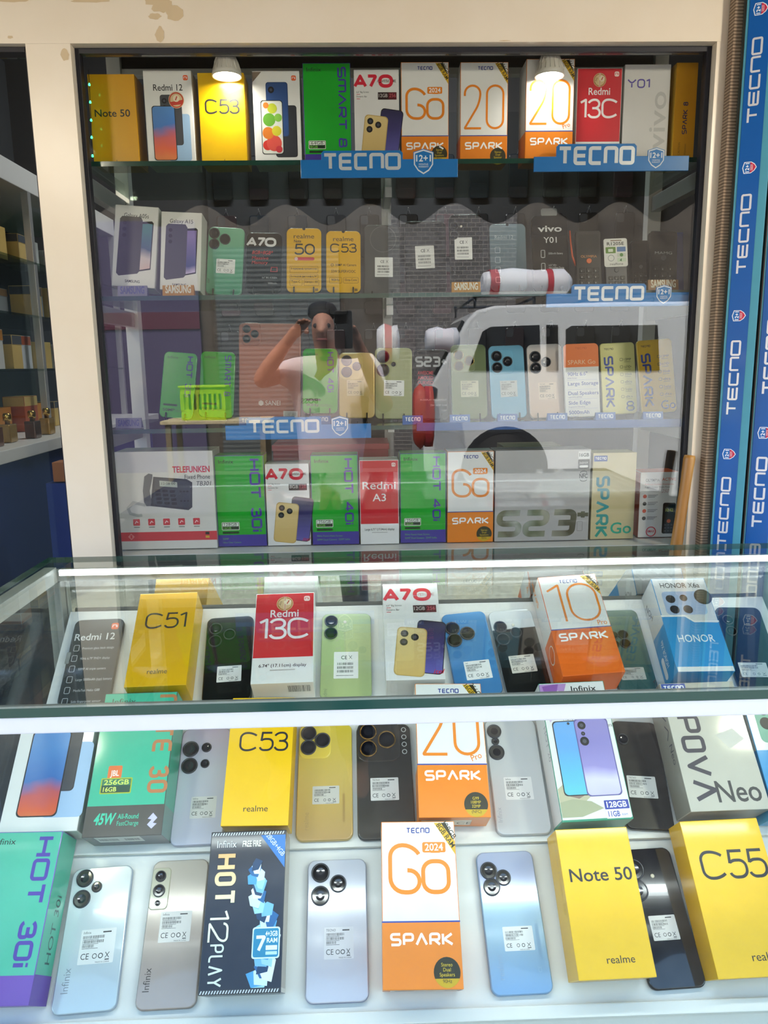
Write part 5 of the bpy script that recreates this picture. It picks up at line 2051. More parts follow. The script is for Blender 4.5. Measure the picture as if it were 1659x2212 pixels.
r = bb(2, (1160, 1476), (1306, 1471), (1216, 1776), (1368, 1770), T=.055)
o = carton(r, .055, '#e3e1df', 'white phone box with violet smoke and two pictured phones in the middle row', side='#d8d6d3', coat=.4, bands=((.015, '#1f8a6a'),))
h = r.L / r.W
F_ = Face()
for pts, c in (((( .01, h - .02), (.42, h - .02), (.36, h - .16), (.22, h - .10), (.16, h - .30), (.01, h - .22)), '#b48ac4'), (((.05, h - .05), (.30, h - .02), (.24, h - .20), (.10, h - .34)), '#8f5aa8'), (((.02, h - .30), (.2, h - .22), (.26, h - .44), (.08, h - .6)), '#cdb2d2')):
    F_.poly(pts, c, 'printed_smoke')
for pts, c in ((((.02, .14), (.30, .20), (.52, .36), (.30, .42), (.10, .50), (.02, .44)), '#b9b294'), (((.02, .26), (.2, .30), (.46, .26), (.62, .16), (.3, .06), (.02, .06)), '#a3a586'), (((.10, .36), (.30, .30), (.50, .40), (.36, .50)), '#8d7468')):
    F_.poly(pts, c, 'printed_smoke')
F_.txt('Infinix', .86, h - .15, .085, INK, 'R', fit=.38, wt=.01)
F_.txt('NEON EDITION', .90, h - .27, .06, '#4a4a50', 'R', fit=.46)
F_.txt('Helio G85 Processor', .90, h - .58, .065, '#3a3a40', 'R', fit=.62)
F_.txt('50mp Super Nightscape Camera', .98, h - .70, .05, '#3a3a40', 'R', fit=.72)
F_.phone(.10, .34, .48, 1.06, ramp_mat('print_aqua', ((0, '#4f9fd0'), (.5, '#5fc0d0'), (1, '#6aa6e0')), .3, scale=9, wave=.3), 0, ((.5, .96, .04),), '#22232a')
F_.phone(.42, .32, .50, 1.10, ramp_mat('print_violet_back', ((0, '#8f84c4'), (.55, '#d3cdec'), (.7, '#9a90cc'), (1, '#8d84c2')), .3, scale=9, wave=.2), 0, ((.22, .91, .12), (.22, .80, .06), (.22, .70, .13)), '#5e5892')
F_.part = 'spec_badge'
F_.rect(.63, .14, .97, .26, '#2a3a9a', .01); F_.rect(.63, .02, .97, .14, '#e8e8ee', .01)
F_.txt('128GB', .80, .165, .075, '#f2f2fa', 'C', fit=.28, wt=.02); F_.txt('11GB', .66, .045, .07, '#2a3a9a', fit=.16, wt=.02); F_.txt('RAM', .85, .05, .03, '#2a3a9a')
F_.part = None
finish(o, r, F_)
def lft(G_):
    G_.txt('HOT 20', .42, 1.35, .14, '#8a868c', rot=-pi / 2, fit=.5)
side_print(o, r, .055, lft, 'L')

r = bp(2, (1322, 1560), (1415, 1556), (1352, 1795), (1461, 1790))
o = handset(r, '#24211f', '#2c2a29', 'black phone with white sticker lying between the smoke box and the grey box, middle row', lens=((.2, 1.9, .12),), rough=.25)
F_ = Face(); F_.sticker(.16, .64, .60, .46, 'TECNO', base='#d4d2ce'); finish(o, r, F_)

r = bb(2, (1424, 1478), (1583, 1470), (1497, 1775), (1672, 1762), T=.058, lift=.016)
o = carton(r, .058, '#b9b4a8', 'grey phone box with huge dark sideways letters in the middle row', side='#8f8a80', coat=.3)
h = r.L / r.W
F_ = Face()
F_.rect(.02, h - .12, .34, h - .01, '#2b4da0'); F_.strokes('TECNO', .18, h - .095, .06, .2, '#ffffff', .14, al='C', fit=.26, gap=.3)
F_.strokes('P0VA', .10, h - .46, .30, .17, '#2a2638', .16, rot=-pi / 2, fit=h - .60, gap=.28)
F_.txt('Neo', .38, .10, .25, '#2a2a30', fit=.55, wt=.01)
F_.poly([(.56, .92), (.80, 1.0), (.92, .86), (.70, .74)], '#cfcac0', 'hologram')
finish(o, r, F_)
def lft(G_):
    G_.strokes('P0VA', .34, 1.72, .12, .16, '#3a3640', .16, rot=-pi / 2, fit=.8, gap=.3)
    G_.txt('Neo', .36, .85, .11, '#3a3640', rot=-pi / 2)
side_print(o, r, .058, lft, 'L')

r = bb(2, (1600, 1500), (1740, 1494), (1680, 1790), (1840, 1782), T=.055)
o = carton(r, .055, '#dfe0de', 'white and blue phone box cut by the frame edge in the middle row', bands=((.52, '#2a93cf'),), side='#cfd2d0', coat=.3)
F_ = Face(); h = r.L / r.W
F_.poly(rr(.12, .58 * h, .8, h - .25, .08), '#7fae98', P_)
for x, y in ((.26, .86), (.26, .74), (.5, .80)):
    F_.circ(x, h * y, .09, '#1b1b20', P_)
finish(o, r, F_)

# ================================================================== COUNTER, FRONT ROW
r = bb(1, (-22, 1797), (136, 1796), (-118, 2178), (64, 2172), T=.055)
o, F_ = box_infinix(r, .055, 'teal phone box with violet sideways letters and violet base in the front row', 'HOT 30i', front='#58bfa2', band='#7a55b4', ink='#5a4aa8', bandh=.16, spec=None, side='#4fb094', wl=.74, wh=.23, sx=.70)
finish(o, r, F_)
def rgt(G_):
    G_.txt('HOT 30i', .42, .45, .16, '#1f4a44', rot=pi / 2, fit=.8)
    G_.rect(.0, 0, .6, .33, '#6a4aa4')
side_print(o, r, .055, rgt, 'R')

r = bp(1, (158, 1872), (289, 1872), (110, 2189), (247, 2189))
o = handset(r, ramp_mat('ice_back', ((0, '#c3d3dc'), (1, '#dfe4e6')), .14, .1, 1, 6, .9), '#aab6c8', 'ice white phone with two reflection-greyed lenses in the front row beside the teal box', lens=((.22, 1.95, .14), (.22, 1.63, .14), (.44, 1.80, .085)), glass=paint('#3a3833', .1, 0, 1))  # lens glass colour carries a painted grey street reflection
F_ = Face(); F_.sticker(.30, .66, .56, .50, 'Infinix', base='#e9e9e8'); F_.txt('Infinix', .22, .28, .11, '#8f989e', rot=pi / 2); finish(o, r, F_)

r = bp(1, (334, 1858), (450, 1856), (288, 2182), (424, 2180))
o = handset(r, ramp_mat('beige_back', ((0, '#b3a29a'), (.45, '#b8a9a0'), (1, '#cfc4b6')), .16, .1, 1, 6, .9), '#9a8a82', 'beige phone with narrow camera plate in the front row, beside the dark artwork box', lens=((.17, 2.04, .095), (.17, 1.80, .105), (.17, 1.60, .045)), bump=(.02, 1.50, .34, 2.18, '#c4bfa8'))
F_ = Face(); F_.sticker(.25, .98, .54, .48, 'Infinix', base='#e4dfda'); F_.txt('Infinix', .20, .26, .11, '#4a403c', rot=pi / 2)
F_.ring(.50, 1.72, .085, .008, '#b0a498', part='fingerprint_pad'); finish(o, r, F_)

r = bb(1, (458, 1799), (618, 1791), (424, 2150), (610, 2146), T=.052)
o = carton(r, .052, '#10182c', 'dark navy phone box with blue white abstract artwork and pale sideways letters, front row', side='#a39a90', coat=.4, bands=((.03, '#26292e', '#c9c2ba'),))
h = r.L / r.W
F_ = Face()
for k in range(28):
    for yy in (.01, h - .05):
        F_.poly([(.02 + .034 * k, yy), (.035 + .034 * k, yy), (.05 + .034 * k, yy + .035), (.035 + .034 * k, yy + .035)], '#d0d4d8', 'printed_border')
F_.poly([(.66, h - .06), (.985, h - .06), (.985, h - .46)], '#3a7ac4', 'corner_sticker')
F_.txt('128GB+4GB', .83, h - .19, .06, '#e8f0fa', 'C', rot=-.86, fit=.36)
ART = ('#9fd2ee', '#4f9fd4', '#cfe6f2', '#2a66a0', '#e4eef2', '#1d3f66', '#78b8de')
rn = random.Random(11)
for k in range(34):    # plain blue and white shards where the box shows its artwork
    t = k / 33
    cx, cy = .72 + .10 * sin(t * 5) + rn.uniform(-.06, .08), .12 + 1.30 * t
    s_ = .15 * (1 - .45 * t)
    pts = [(max(.36, min(.97, cx + s_ * rn.uniform(.5, 1.1) * cos(a))), max(.06, cy + s_ * 1.2 * rn.uniform(.5, 1.1) * sin(a))) for a in (0.4, 1.7, 2.9, 4.0, 5.2)]
    F_.poly(pts, ART[k % 7], 'printed_artwork')
F_.txt('Infinix', .10, h - .20, .085, '#e8eaee', fit=.25)
F_.txt('FREE FIRE', .43, h - .195, .07, '#f0f0e4', fit=.24, wt=.03)
F_.strokes('H0T', .10, h - .30, .27, .18, ramp_mat('sunset_print', ((0, '#e8e8c8'), (.55, '#f2ecc4'), (1, '#eba24a')), .4, scale=6), .2, rot=-pi / 2, fit=.55, gap=.3)
F_.strokes('12', .07, h - .94, .25, .10, '#eef0d8', .3, rot=-pi / 2, fit=.33, gap=.22)
F_.strokes('PLAY', .10, .52, .18, .12, '#dfe6dc', .2, rot=-pi / 2, fit=.43, gap=.25)
F_.part = 'spec_badge'
F_.rect(.62, .36, .96, .70, '#d9f0f4', .03); F_.rect(.635, .375, .945, .685, '#2a8ab4', .025)
F_.strokes('7', .67, .43, .18, .2, '#eef8fa', .05, fit=.10); F_.txt('4+3GB', .93, .60, .055, '#eef8fa', 'R', fit=.15, wt=.02); F_.txt('RAM', .93, .53, .05, '#eef8fa', 'R', wt=.02)
F_.rect(.79, .45, .93, .50, '#e8f0ee', .005); F_.rect(.79, .40, .93, .435, '#bfe0e8', .005)
F_.part = None
finish(o, r, F_)

r = bp(1, (665, 1856), (791, 1856), (659, 2168), (797, 2166))
o = handset(r, ramp_mat('white_lilac_back', ((0, '#cbcad6'), (1, '#d7d9e4')), .14, .1, 1, 6, .9), '#8f94b4', 'white lilac phone with three glossy black lenses in the middle of the front row', lens=((.22, 1.90, .155), (.22, 1.54, .155), (.52, 1.72, .14)), glass=paint('#08080a', .04, 0, 1))
F_ = Face(); F_.sticker(.29, .60, .48, .46, 'TECNO', base='#d2d2d8'); F_.txt('SPARK', .50, 1.48, .04, '#a9aab8'); finish(o, r, F_)

r = bb(1, (822, 1773), (982, 1776), (826, 2140), (1003, 2137), T=.055)
o, F_ = box_spark(r, .055, 'white and orange phone box with orange year tag in the front row of the counter', 'Go', year=True, split=.375, white='#e9e7e4')
def low(G_):
    G_.rect(.10, .10, .96, .48, '#e4d2c0', .02, part='barcode_label'); G_.txt('CE', .78, .18, .16, '#5a4a40', part='barcode_label'); G_.bars(.16, .2, .24, .18, '#5a4a40', part='barcode_label')
side_print(o, r, .055, low, 'B')
finish(o, r, F_)

r = bp(1, (1028, 1840), (1148, 1838), (1062, 2152), (1199, 2147))
o = handset(r, ramp_mat('pale_blue_back', ((0, '#7fa8d2'), (.35, '#a5c6df'), (.70, '#aecfe6'), (.705, '#b5bedd'), (1, '#b9c3e0')), .14, .1, 1, 6.1, .9), '#8aa8cc', 'pale blue phone with three reflection-greyed lenses in the front row of the counter', lens=((.19, 1.86, .145), (.21, 1.60, .145), (.43, 1.74, .13)), glass=paint('#3a3834', .1, 0, 1))  # lenses greyed in colour to stand in for reflected street
F_ = Face(); F_.sticker(.30, .62, .50, .36, base='#e4e8ea'); F_.txt('realme', .24, .22, .10, '#8fa9c4', rot=pi / 2); F_.bars(.84, .5, .06, .5, '#8fb0cc', 'lettering', 5); F_.txt('CE', .86, .3, .06, '#8fb0cc', rot=pi / 2); finish(o, r, F_)

r = bb(1, (1203, 1791), (1350, 1787), (1245, 2122), (1425, 2108), T=.058)
o, F_ = box_yellow(r, .058, 'yellow phone box in the front row, between the pale blue phone and the black phone', 'Note 50', by=.63, bh=.155, fit=.84, bx=.52, note=True, realme=.17, rx=.40, rfit=.36)
def lft(G_):
    G_.txt('realme Note 50', .4, 1.75, .13, '#c79a10', rot=-pi / 2, fit=1.0)
side_print(o, r, .058, lft, 'L')
finish(o, r, F_)

r = bp(1, (1334, 1834), (1444, 1831), (1404, 2138), (1532, 2134))
o = handset(r, ramp_mat('midnight_back', ((0, '#0d1220'), (1, '#15131a')), .12, .1, 1, 6, 1), '#0e1018', 'midnight black phone with two big ringed lenses in the front row between yellow boxes', lens=((.22, 1.93, .19), (.20, 1.57, .19)), ring=paint('#3f4046', .2, .9, 0, .5, 0), flash=(.54, 1.8))
F_ = Face(); F_.sticker(.27, .74, .48, .40, base='#dfe0e2'); finish(o, r, F_)

r = bb(1, (1470, 1773), (1632, 1768), (1545, 2108), (1738, 2098), T=.046, L=.176)
o, F_ = box_yellow(r, .046, 'yellow phone box in wrap at the frame edge of the front row, by midnight phone', 'C55', by=.60, bh=.33, fit=.78, bx=.54, realme=.16, rx=.46, rfit=.36)
finish(o, r, F_)


# ================================================================== HINGED DOOR EDGES (right of the showcase)
BLUE = paint('#0f56a0', .35, 0, .2)
TEALP = paint('#4a93a8', .45)
BROWN = pattern_mat('brush_strip', 'wave', '#6d5a48', '#a08a72', 62, .8, .6, dir='Z')


def banner_strip(name, p0, p1, z0, z1, label, teal=.02, off=0.0, d=.004):
    """upright door edge wrapped in printed blue tape; p0-p1 is its plan line"""
    A_, B2 = Vector((*p0, 0)), Vector((*p1, 0))
    W = (B2 - A_).length
    e = (B2 - A_).normalized()
    n = Vector((0, 0, 1)).cross(e) * -1
    M = Matrix.Identity(4)
    for i, v in enumerate((e, Vector((0, 0, 1)), e.cross(Vector((0, 0, 1))))):
        M[0][i], M[1][i], M[2][i] = v
    M.translation = A_ + Vector((0, 0, z0))
    H = z1 - z0
    b = MB()
    b.box(-.004, W + teal, 0, H, -.03, -.0008, TEALP)
    o = b.build(name, None, M, .001)
    tag(o, label, 'door edge', 'blue taped door edges')
    b = MB()
    b.add([(0, 0, 0), (W, 0, 0), (W, H, 0), (0, H, 0)], [(0, 1, 2, 3)], BLUE)
    b.add([(-.0001, 0, 0), (-.0001, H, 0), (-.0001, H, -.01), (-.0001, 0, -.01)], [(0, 1, 2, 3)], BLUE)
    t = b.build('printed_tape', o)
    F_ = Face()
    y = off
    k = 0
    while y < H - .05:
        if k % 2 == 0:
            F_.strokes('TECNO', .72, y / W, .50, .2, SILVER, .14, rot=pi / 2, fit=.125 / W, gap=.3, part='lettering#%d' % k)
            y += .125 + .032
        else:
            F2 = Face()
            shield(F2, 0, 0, .33, '#1463ae', True)
            for nm, mb in F2.parts.items():
                tgt = F_.parts.setdefault(nm + '#%d' % k, MB())
                for f, i in zip(mb.f, mb.fm):
                    vs = [mb.v[j] for j in f]
                    tgt.add([(.5 - q[1], y / W + .33 + q[0], q[2]) for q in vs], [tuple(range(len(vs)))], mb.mats[i])
            y += .045 + .035
        k += 1
    F_.build(t, W)
    return o


C1 = atY(1614, 94, 1.34)
banner_strip('taped_door_edge', (C1.x, 1.34), (C1.x + .029, 1.326), .0, 1.96, 'inner blue taped door edge with repeated silver lettering, next to the brown brush strip', off=.02, teal=.013)
b = MB()
b.box(.6155, .6305, 1.358, 1.3795, 0, 1.96, BROWN)
tag(b.build('brush_strip', None, None, .002), 'brown ribbed sealing strip running up between beige jamb and blue door edge', 'sealing strip')
b = MB()
b.box(C1.x + .0535, C1.x + .056, 1.338, 1.375, 0, 1.96, paint('#3a2c24', .7))
tag(b.build('door_track', None, None, .002), 'dark brown upright track between the two blue door edges', 'door track')
C2 = atY(1613, 1150, 1.335)
banner_strip('taped_door_edge', (C2.x, 1.338), (C2.x + .034, 1.325), .0, 1.96, 'outer blue taped door edge cut by the frame', off=.055, teal=.05)

# ================================================================== SHOP INTERIOR, seen dimly through the glass
def item_box(x, y, z, w, d, h, col, label, name='carton', cat='box', group=None, lid=None, rz=0):
    b = MB()
    b.box(-w / 2, w / 2, -d / 2, d / 2, 0, h, paint(col, .45))
    if lid:
        b.box(-w / 2 - .001, w / 2 + .001, -d / 2 - .001, d / 2 + .001, h * .72, h + .001, paint(lid, .45))
    M = Matrix.Translation(Vector((x, y, z))) @ Matrix.Rotation(rz, 4, 'Z')
    o = b.build(name, None, M, .0012)
    return tag(o, label, cat, group)


# wall cabinet of the shop, left of the pillar
root = empty('wall_cabinet', (-1.15, 2.2, 0))
tag(root, 'white shop cabinet with glass shelves inside the shop beyond the wide pillar', 'cabinet')
bpy.context.view_layer.update()
KX = -.93
b = MB(); b.box(KX - .35, KX, 1.56, 3.1, 1.79, 1.85, WHITE_ALU); part('top_beam', b, root, .002)
b = MB(); b.box(KX - .37, KX - .35, 1.56, 3.1, 0, 2.4, paint('#46494c', .5)); part('back_panel', b, root)
for y in (1.56, 2.32, 3.08):
    b = MB(); b.box(KX - .02, KX, y, y + .02, 0, 1.79, ALU); part('post', b, root, .001)
CZ = (1.12, 1.30, 1.45, 1.60)
for z in CZ[1:]:
    b = MB(); b.box(KX - .34, KX, 1.56, 3.1, z - .006, z, SHELF_GLASS); part('shelf', b, root)
b = MB(); b.box(KX - .35, KX + .12, 1.56, 3.1, 1.09, 1.12, WHITE_ALU); part('counter_slab', b, root, .002)
b = MB(); b.box(KX - .35, KX + .10, 1.60, 3.06, 0, 1.09, paint('#2a3f78', .5)); part('lower_body', b, root, .002)
rn = random.Random(5)
pal = ['#d8d6cf', '#c9cdd2', '#c9812c', '#b4552a', '#8a8d90', '#d4b46a', '#7a5a3a', '#4a4e55', '#c3c8c4']
adj = ['white', 'pale grey', 'amber', 'rust', 'grey', 'tan', 'brown', 'slate', 'off white']
n = 0
zname = {1.60: 'topmost', 1.45: 'middle', 1.30: 'lowest', 1.12: 'white counter slab under the'}
for z in CZ:
    y = 1.70
    while y < 2.62:
        i = rn.randrange(len(pal))
        w, h = rn.uniform(.05, .09), rn.uniform(.06, .105)
        n += 1
        where = 'on the cabinet slab' if z == 1.12 else '%s cabinet shelf' % zname[z]
        item_box(KX - .06 - rn.uniform(0, .05), y, z + .0008, .06, w, h, pal[i], '%s small carton, %s, %s from the window' % (adj[i], where, ['first', 'second', 'third', 'fourth', 'fifth', 'sixth', 'seventh', 'eighth', 'ninth', 'tenth', 'eleventh', 'twelfth'][int((y - 1.70) / .09)]), lid=rn.choice([None, pal[(i + 2) % 9]]), group='small cartons in the shop cabinet')
        y += w + rn.uniform(.01, .04)
# perfume bottles on the cabinet's counter
for k, (x, y, c) in enumerate(((KX + .04, 1.72, '#b98a3a'), (KX + .06, 1.84, '#6a3a20'), (KX + .045, 1.95, '#a3803c'), (KX + .06, 2.06, '#54321f'), (KX + .05, 2.18, '#b08c48'))):
    root_ = empty('perfume_bottle', (x, y, 1.1206))
    tag(root_, ['gold', 'dark brown', 'brass', 'black brown', 'pale gold'][k] + ' perfume bottle on the cabinet slab beyond the pillar', 'perfume bottle', 'perfume bottles on the cabinet slab')
    b = MB(); b.box(-.014, .014, -.02, .02, 0, .045, paint(c, .15, .3, .6)); b.build('bottle', root_, None, .003)
    b = MB(); b.lathe([(.006, .045), (.006, .052), (.010, .053), (.010, .068), (.007, .072)], paint('#c9a95c', .2, .9), n=16); b.build('cap', root_)
item_box(-.60, 1.80, 0, .26, .06, 1.04, '#1f3f98', 'tall plain blue panel unit low behind the left pane', 'panel_unit', 'cabinet', lid='#22429c')
item_box(-.67, 1.80, 1.0435, .09, .05, .045, '#b77a52', 'orange brown carton lying on the blue panel unit', 'carton')

# phone cases hanging on the shop's back wall
rn = random.Random(9)
pegs = []
cols = ['#17181b', '#1f2226', '#2a2c31', '#131416', '#3b3134', '#26303a', '#4a3038']
nm = ['black', 'charcoal', 'slate', 'jet black', 'plum', 'navy', 'wine']
b = MB(); b.box(-.62, 1.25, 3.36, 3.3995, 1.0, 2.3, paint('#37393c', .6))
tag(b.build('peg_panel'), 'dark panel on the shop back wall carrying phone cases', 'panel')
rows_ = ['highest', 'second', 'third', 'fourth']
for j in range(4):
    for i in range(12):
        x = -.55 + i * .15 + rn.uniform(-.01, .01)
        z = 2.05 - j * .23
        c = rn.randrange(7)
        M = Matrix.Translation(Vector((x, 3.335, z)))
        b = MB()
        pr = rr(-.04, -.085, .04, .085, .011)
        N = len(pr)
        pr2 = rr(-.037, -.082, .037, .082, .009)
        b.add([(p[0], 0, p[1]) for p in pr2] + [(p[0], .002, p[1]) for p in pr] + [(p[0], .011, p[1]) for p in pr],
              [tuple(range(N))] + [(k, N + k, N + (k + 1) % N, (k + 1) % N) for k in range(N)] + [(N + k, 2 * N + k, 2 * N + (k + 1) % N, N + (k + 1) % N) for k in range(N)] + [tuple(2 * N + k for k in reversed(range(N)))], paint(cols[c], .3, 0, .3))
        o = b.build('phone_case', None, M)
        ordn = ['first', 'second', 'third', 'fourth', 'fifth', 'sixth', 'seventh', 'eighth', 'ninth', 'tenth', 'eleventh', 'twelfth']
        tag(o, '%s phone case, %s from the pillar, %s row on the back wall' % (nm[c], ordn[i], rows_[j]), 'phone case', 'phone cases on the back wall')
        b = MB()
        q = rr(-.036, .045, -.006, .08, .008)
        n_ = len(q)
        b.add([(p[0], -.0012, p[1]) for p in q] + [(p[0], .0005, p[1]) for p in q], [tuple(range(n_))] + [(k, n_ + k, n_ + (k + 1) % n_, (k + 1) % n_) for k in range(n_)], paint('#5a5c60', .2, .4))
        b.build('camera_cutout', o)
        b = MB(); b.tube([(0, .03, .105), (0, -.004, .105), (0, -.006, .110)], .0015, ALU, 6); b.tube([(-.008, .0, .083), (0, -.001, .106), (.008, .0, .083)], .0012, paint('#8d8f92', .3), 5)
        b.build('hook', o)
b = MB(); b.box(-.6, .6, 2.55, 2.62, 2.68, 2.72, paint('#d9d9d6', .4)); b.box(-.58, .58, 2.56, 2.61, 2.672, 2.68, emit_mat('tube_glow', '#eef4ff', 6))
tag(b.build('ceiling_light', None, None, .002), 'tube light on the shop ceiling behind the showcase', 'ceiling light')
ld = bpy.data.lights.new('room_light', 'AREA')
ld.energy = ROOM_POWER
ld.shape = 'RECTANGLE'
ld.size, ld.size_y = 1.1, .05
lo = bpy.data.objects.new('room_light', ld)
COL.objects.link(lo)
lo.location = (0, 2.585, 2.665)

# counter light strips also light the goods as lamps
for y, z, e, tilt in ((QY0 + .044, QT - .026, 1.0, radians(7)), (QY1 - .045, QT - .026, .25, radians(-35))):
    ld = bpy.data.lights.new('strip_light', 'AREA')
    ld.energy = e * LED_POWER if 'LED_POWER' in globals() else e
    ld.shape = 'RECTANGLE'
    ld.size, ld.size_y = 1.1, .012
    ld.color = (.93, .97, 1.0)
    lo = bpy.data.objects.new('strip_light', ld)
    COL.objects.link(lo)
    lo.location = ((QX0 + QX1) / 2, y, z)
    lo.rotation_euler = (tilt, 0, 0)

# ================================================================== THE STREET (behind the camera, mirrored in the panes)
SUNBRICK = pattern_mat('grey_brick', 'brick', '#55524e', '#666260', 5, .85, .4, mortar='#8d8880', rot=(pi / 2, 0, 0))
b = MB(); b.box(-7, 7, -7.2, -6.9, 0, 4.6, pattern_mat('street_wall', 'noise', '#4f473d', '#62594c', 6, .9, .2))
b.box(.35, 1.9, -6.9, -6.86, 0, 3.4, SUNBRICK)
struct('wall_street', b)
b = MB()
b.box(-1.75, -.25, -6.89, -6.85, 0, 2.7, pattern_mat('roller_shutter', 'wave', '#474b49', '#666a66', 5.5, .6, .8, dir='Z'))
tag(b.build('roller_shutter'), 'grey corrugated roller shutter across the street, mirrored behind the pink tablet', 'roller shutter')
b = MB()
b.box(-3.3, -1.95, -6.89, -6.84, .0, 3.0, paint('#4d4462', .6)); b.box(-3.3, -1.95, -6.89, -6.82, 1.75, 1.95, paint('#571c33', .6))
tag(b.build('shop_front'), 'violet shop front with a maroon band across the street', 'shop front')

b = MB(); b.box(-7, -3.35, -6.89, -6.82, 0, 3.6, paint('#2c2d31', .6)); b.box(-6.9, -3.5, -6.82, -6.8, .9, .98, paint('#3c3d41', .5))
tag(b.build('dark_shop_front'), 'dark shuttered shop front across the street beside the violet one', 'shop front')

# awning over the pavement, scalloped edge
b = MB()
AW0, AW1, AWY = -2.6, 2.7, .06
N = 240
top, bot = [], []
for k in range(N + 1):
    x = AW0 + (AW1 - AW0) * k / N
    z = 1.80 + .034 * cos(2 * pi * (x - .04) / .285)
    top.append((x, AWY, 1.97)); bot.append((x, AWY, z))
fab = paint('#6a6156', .9, 0, 0, .1)
vs = top + bot
b.add(vs, [(k, k + 1, N + 2 + k, N + 1 + k) for k in range(N)], fab)
vs2 = [(x, y - .003, z) for x, y, z in vs]
b.add(vs2, [(k + 1, k, N + 1 + k, N + 2 + k) for k in range(N)], fab)
b.add([(AW0, AWY, 1.97), (AW1, AWY, 1.97), (AW1, 1.378, 2.74), (AW0, 1.378, 2.74), (AW0, AWY, 1.98), (AW1, AWY, 1.98), (AW1, 1.378, 2.75), (AW0, 1.378, 2.75)],
      [(0, 3, 2, 1), (4, 5, 6, 7), (0, 1, 5, 4), (1, 2, 6, 5), (2, 3, 7, 6), (3, 0, 4, 7)], fab)
tag(b.build('awning'), 'dark awning with scalloped edge over the pavement, mirrored in the showcase glass', 'awning')


def atV(x, y, Yv, Yg=1.4045):
    """a point seen mirrored in the showcase pane, put back on the street side"""
    p = atY(x, y, Yv)
    return Vector((p.x, 2 * Yg - Yv, p.z))


# van
VY = 6.1
vroot = empty('van', (2.2, 2 * 1.4045 - VY - .8, 0))
tag(vroot, 'white microvan parked in the street, mirrored in the showcase glass', 'van')
bpy.context.view_layer.update()
VW = paint('#d6d8d4', .3, 0, .5)
VB = paint('#14161a', .15, 0, .6)
sil = [(916, 1080), (914, 930), (922, 850), (938, 822), (960, 782), (1008, 692), (1030, 670), (1070, 660), (1320, 652), (1560, 650), (1720, 655), (1735, 720), (1745, 1070)]
P = [atV(x, y, VY) for x, y in sil]
y0, y1 = P[0].y, P[0].y - 1.45


def prism(mb, pts, ya, yb, m):
    n = len(pts)
    mb.add([(p.x, ya, p.z) for p in pts] + [(p.x, yb, p.z) for p in pts], [tuple(range(n)), tuple(n + i for i in reversed(range(n)))] + [(i, n + i, n + (i + 1) % n, (i + 1) % n) for i in range(n)], m)


b = MB(); prism(b, P, y0, y1, VW); part('body', b, vroot, .02)
for q, nm_ in (([(1012, 800), (1042, 716), (1060, 706), (1165, 702), (1168, 800)], 'side_window'), ([(1180, 800), (1180, 702), (1205, 702), (1206, 800)], 'side_window'), ([(1222, 800), (1222, 712), (1234, 704), (1420, 702), (1424, 800)], 'side_window')):
    b = MB(); prism(b, [atV(x, y, VY) for x, y in q], y0 + .012, y0 - .02, VB); part(nm_, b, vroot)
b = MB(); pts = [atV(x, y, VY) for x, y in ((944, 812), (1006, 694), (1000, 690), (938, 808))]; prism(b, pts, y0 - .06, y1 + .06, VB); part('windscreen', b, vroot)
for x, y in ((1090, 1015), (1590, 1015)):
    c = atV(x, y, VY)
    b = MB(); b.lathe([(.0001, .02), (.16, .02), (.17, .0), (.30, .005), (.31, -.03), (.31, -.18), (.2, -.2)], paint('#1a1a1b', .7), (c.x, y0 + .0, c.z), 30, axis='y'); part('wheel', b, vroot)
    b = MB()
    for s_ in (0,):
        pr = [(c.x + .35 * cos(a), c.z + .35 * sin(a)) for a in [pi * k / 16 for k in range(17)]]
        n_ = len(pr)
        b.add([(x_, y0 + .006, z_) for x_, z_ in pr] + [(c.x + (x_ - c.x) * .84, y0 + .006, c.z + (z_ - c.z) * .84) for x_, z_ in pr], [(k, k + 1, n_ + k + 1, n_ + k) for k in range(n_ - 1)], paint('#2a2b2d', .6))
    part('wheel_arch', b, vroot)
b = MB()
for k in range(5):
    a_, c_ = atV(1030 + 130 * k, 662, VY), None
    b.tube([(a_.x, y0 - .1, a_.z - .01), (a_.x, y0 - .1, a_.z + .07), (a_.x, y1 + .1, a_.z + .07), (a_.x, y1 + .1, a_.z - .01)], .013, VB, 6)
for yy in (y0 - .1, y1 + .1):
    a_, c_ = atV(1025, 655, VY), atV(1560, 648, VY)
    b.tube([(a_.x, yy, a_.z + .06), (c_.x, yy, c_.z + .06)], .013, VB, 6)
part('roof_rack', b, vroot)
b = MB(); a_ = atV(928, 848, VY); b.lathe([(.02, -.05), (.05, -.04), (.055, .03), (.03, .05)], VB, (a_.x, y0 + .12, a_.z), 12); part('mirror', b, vroot)


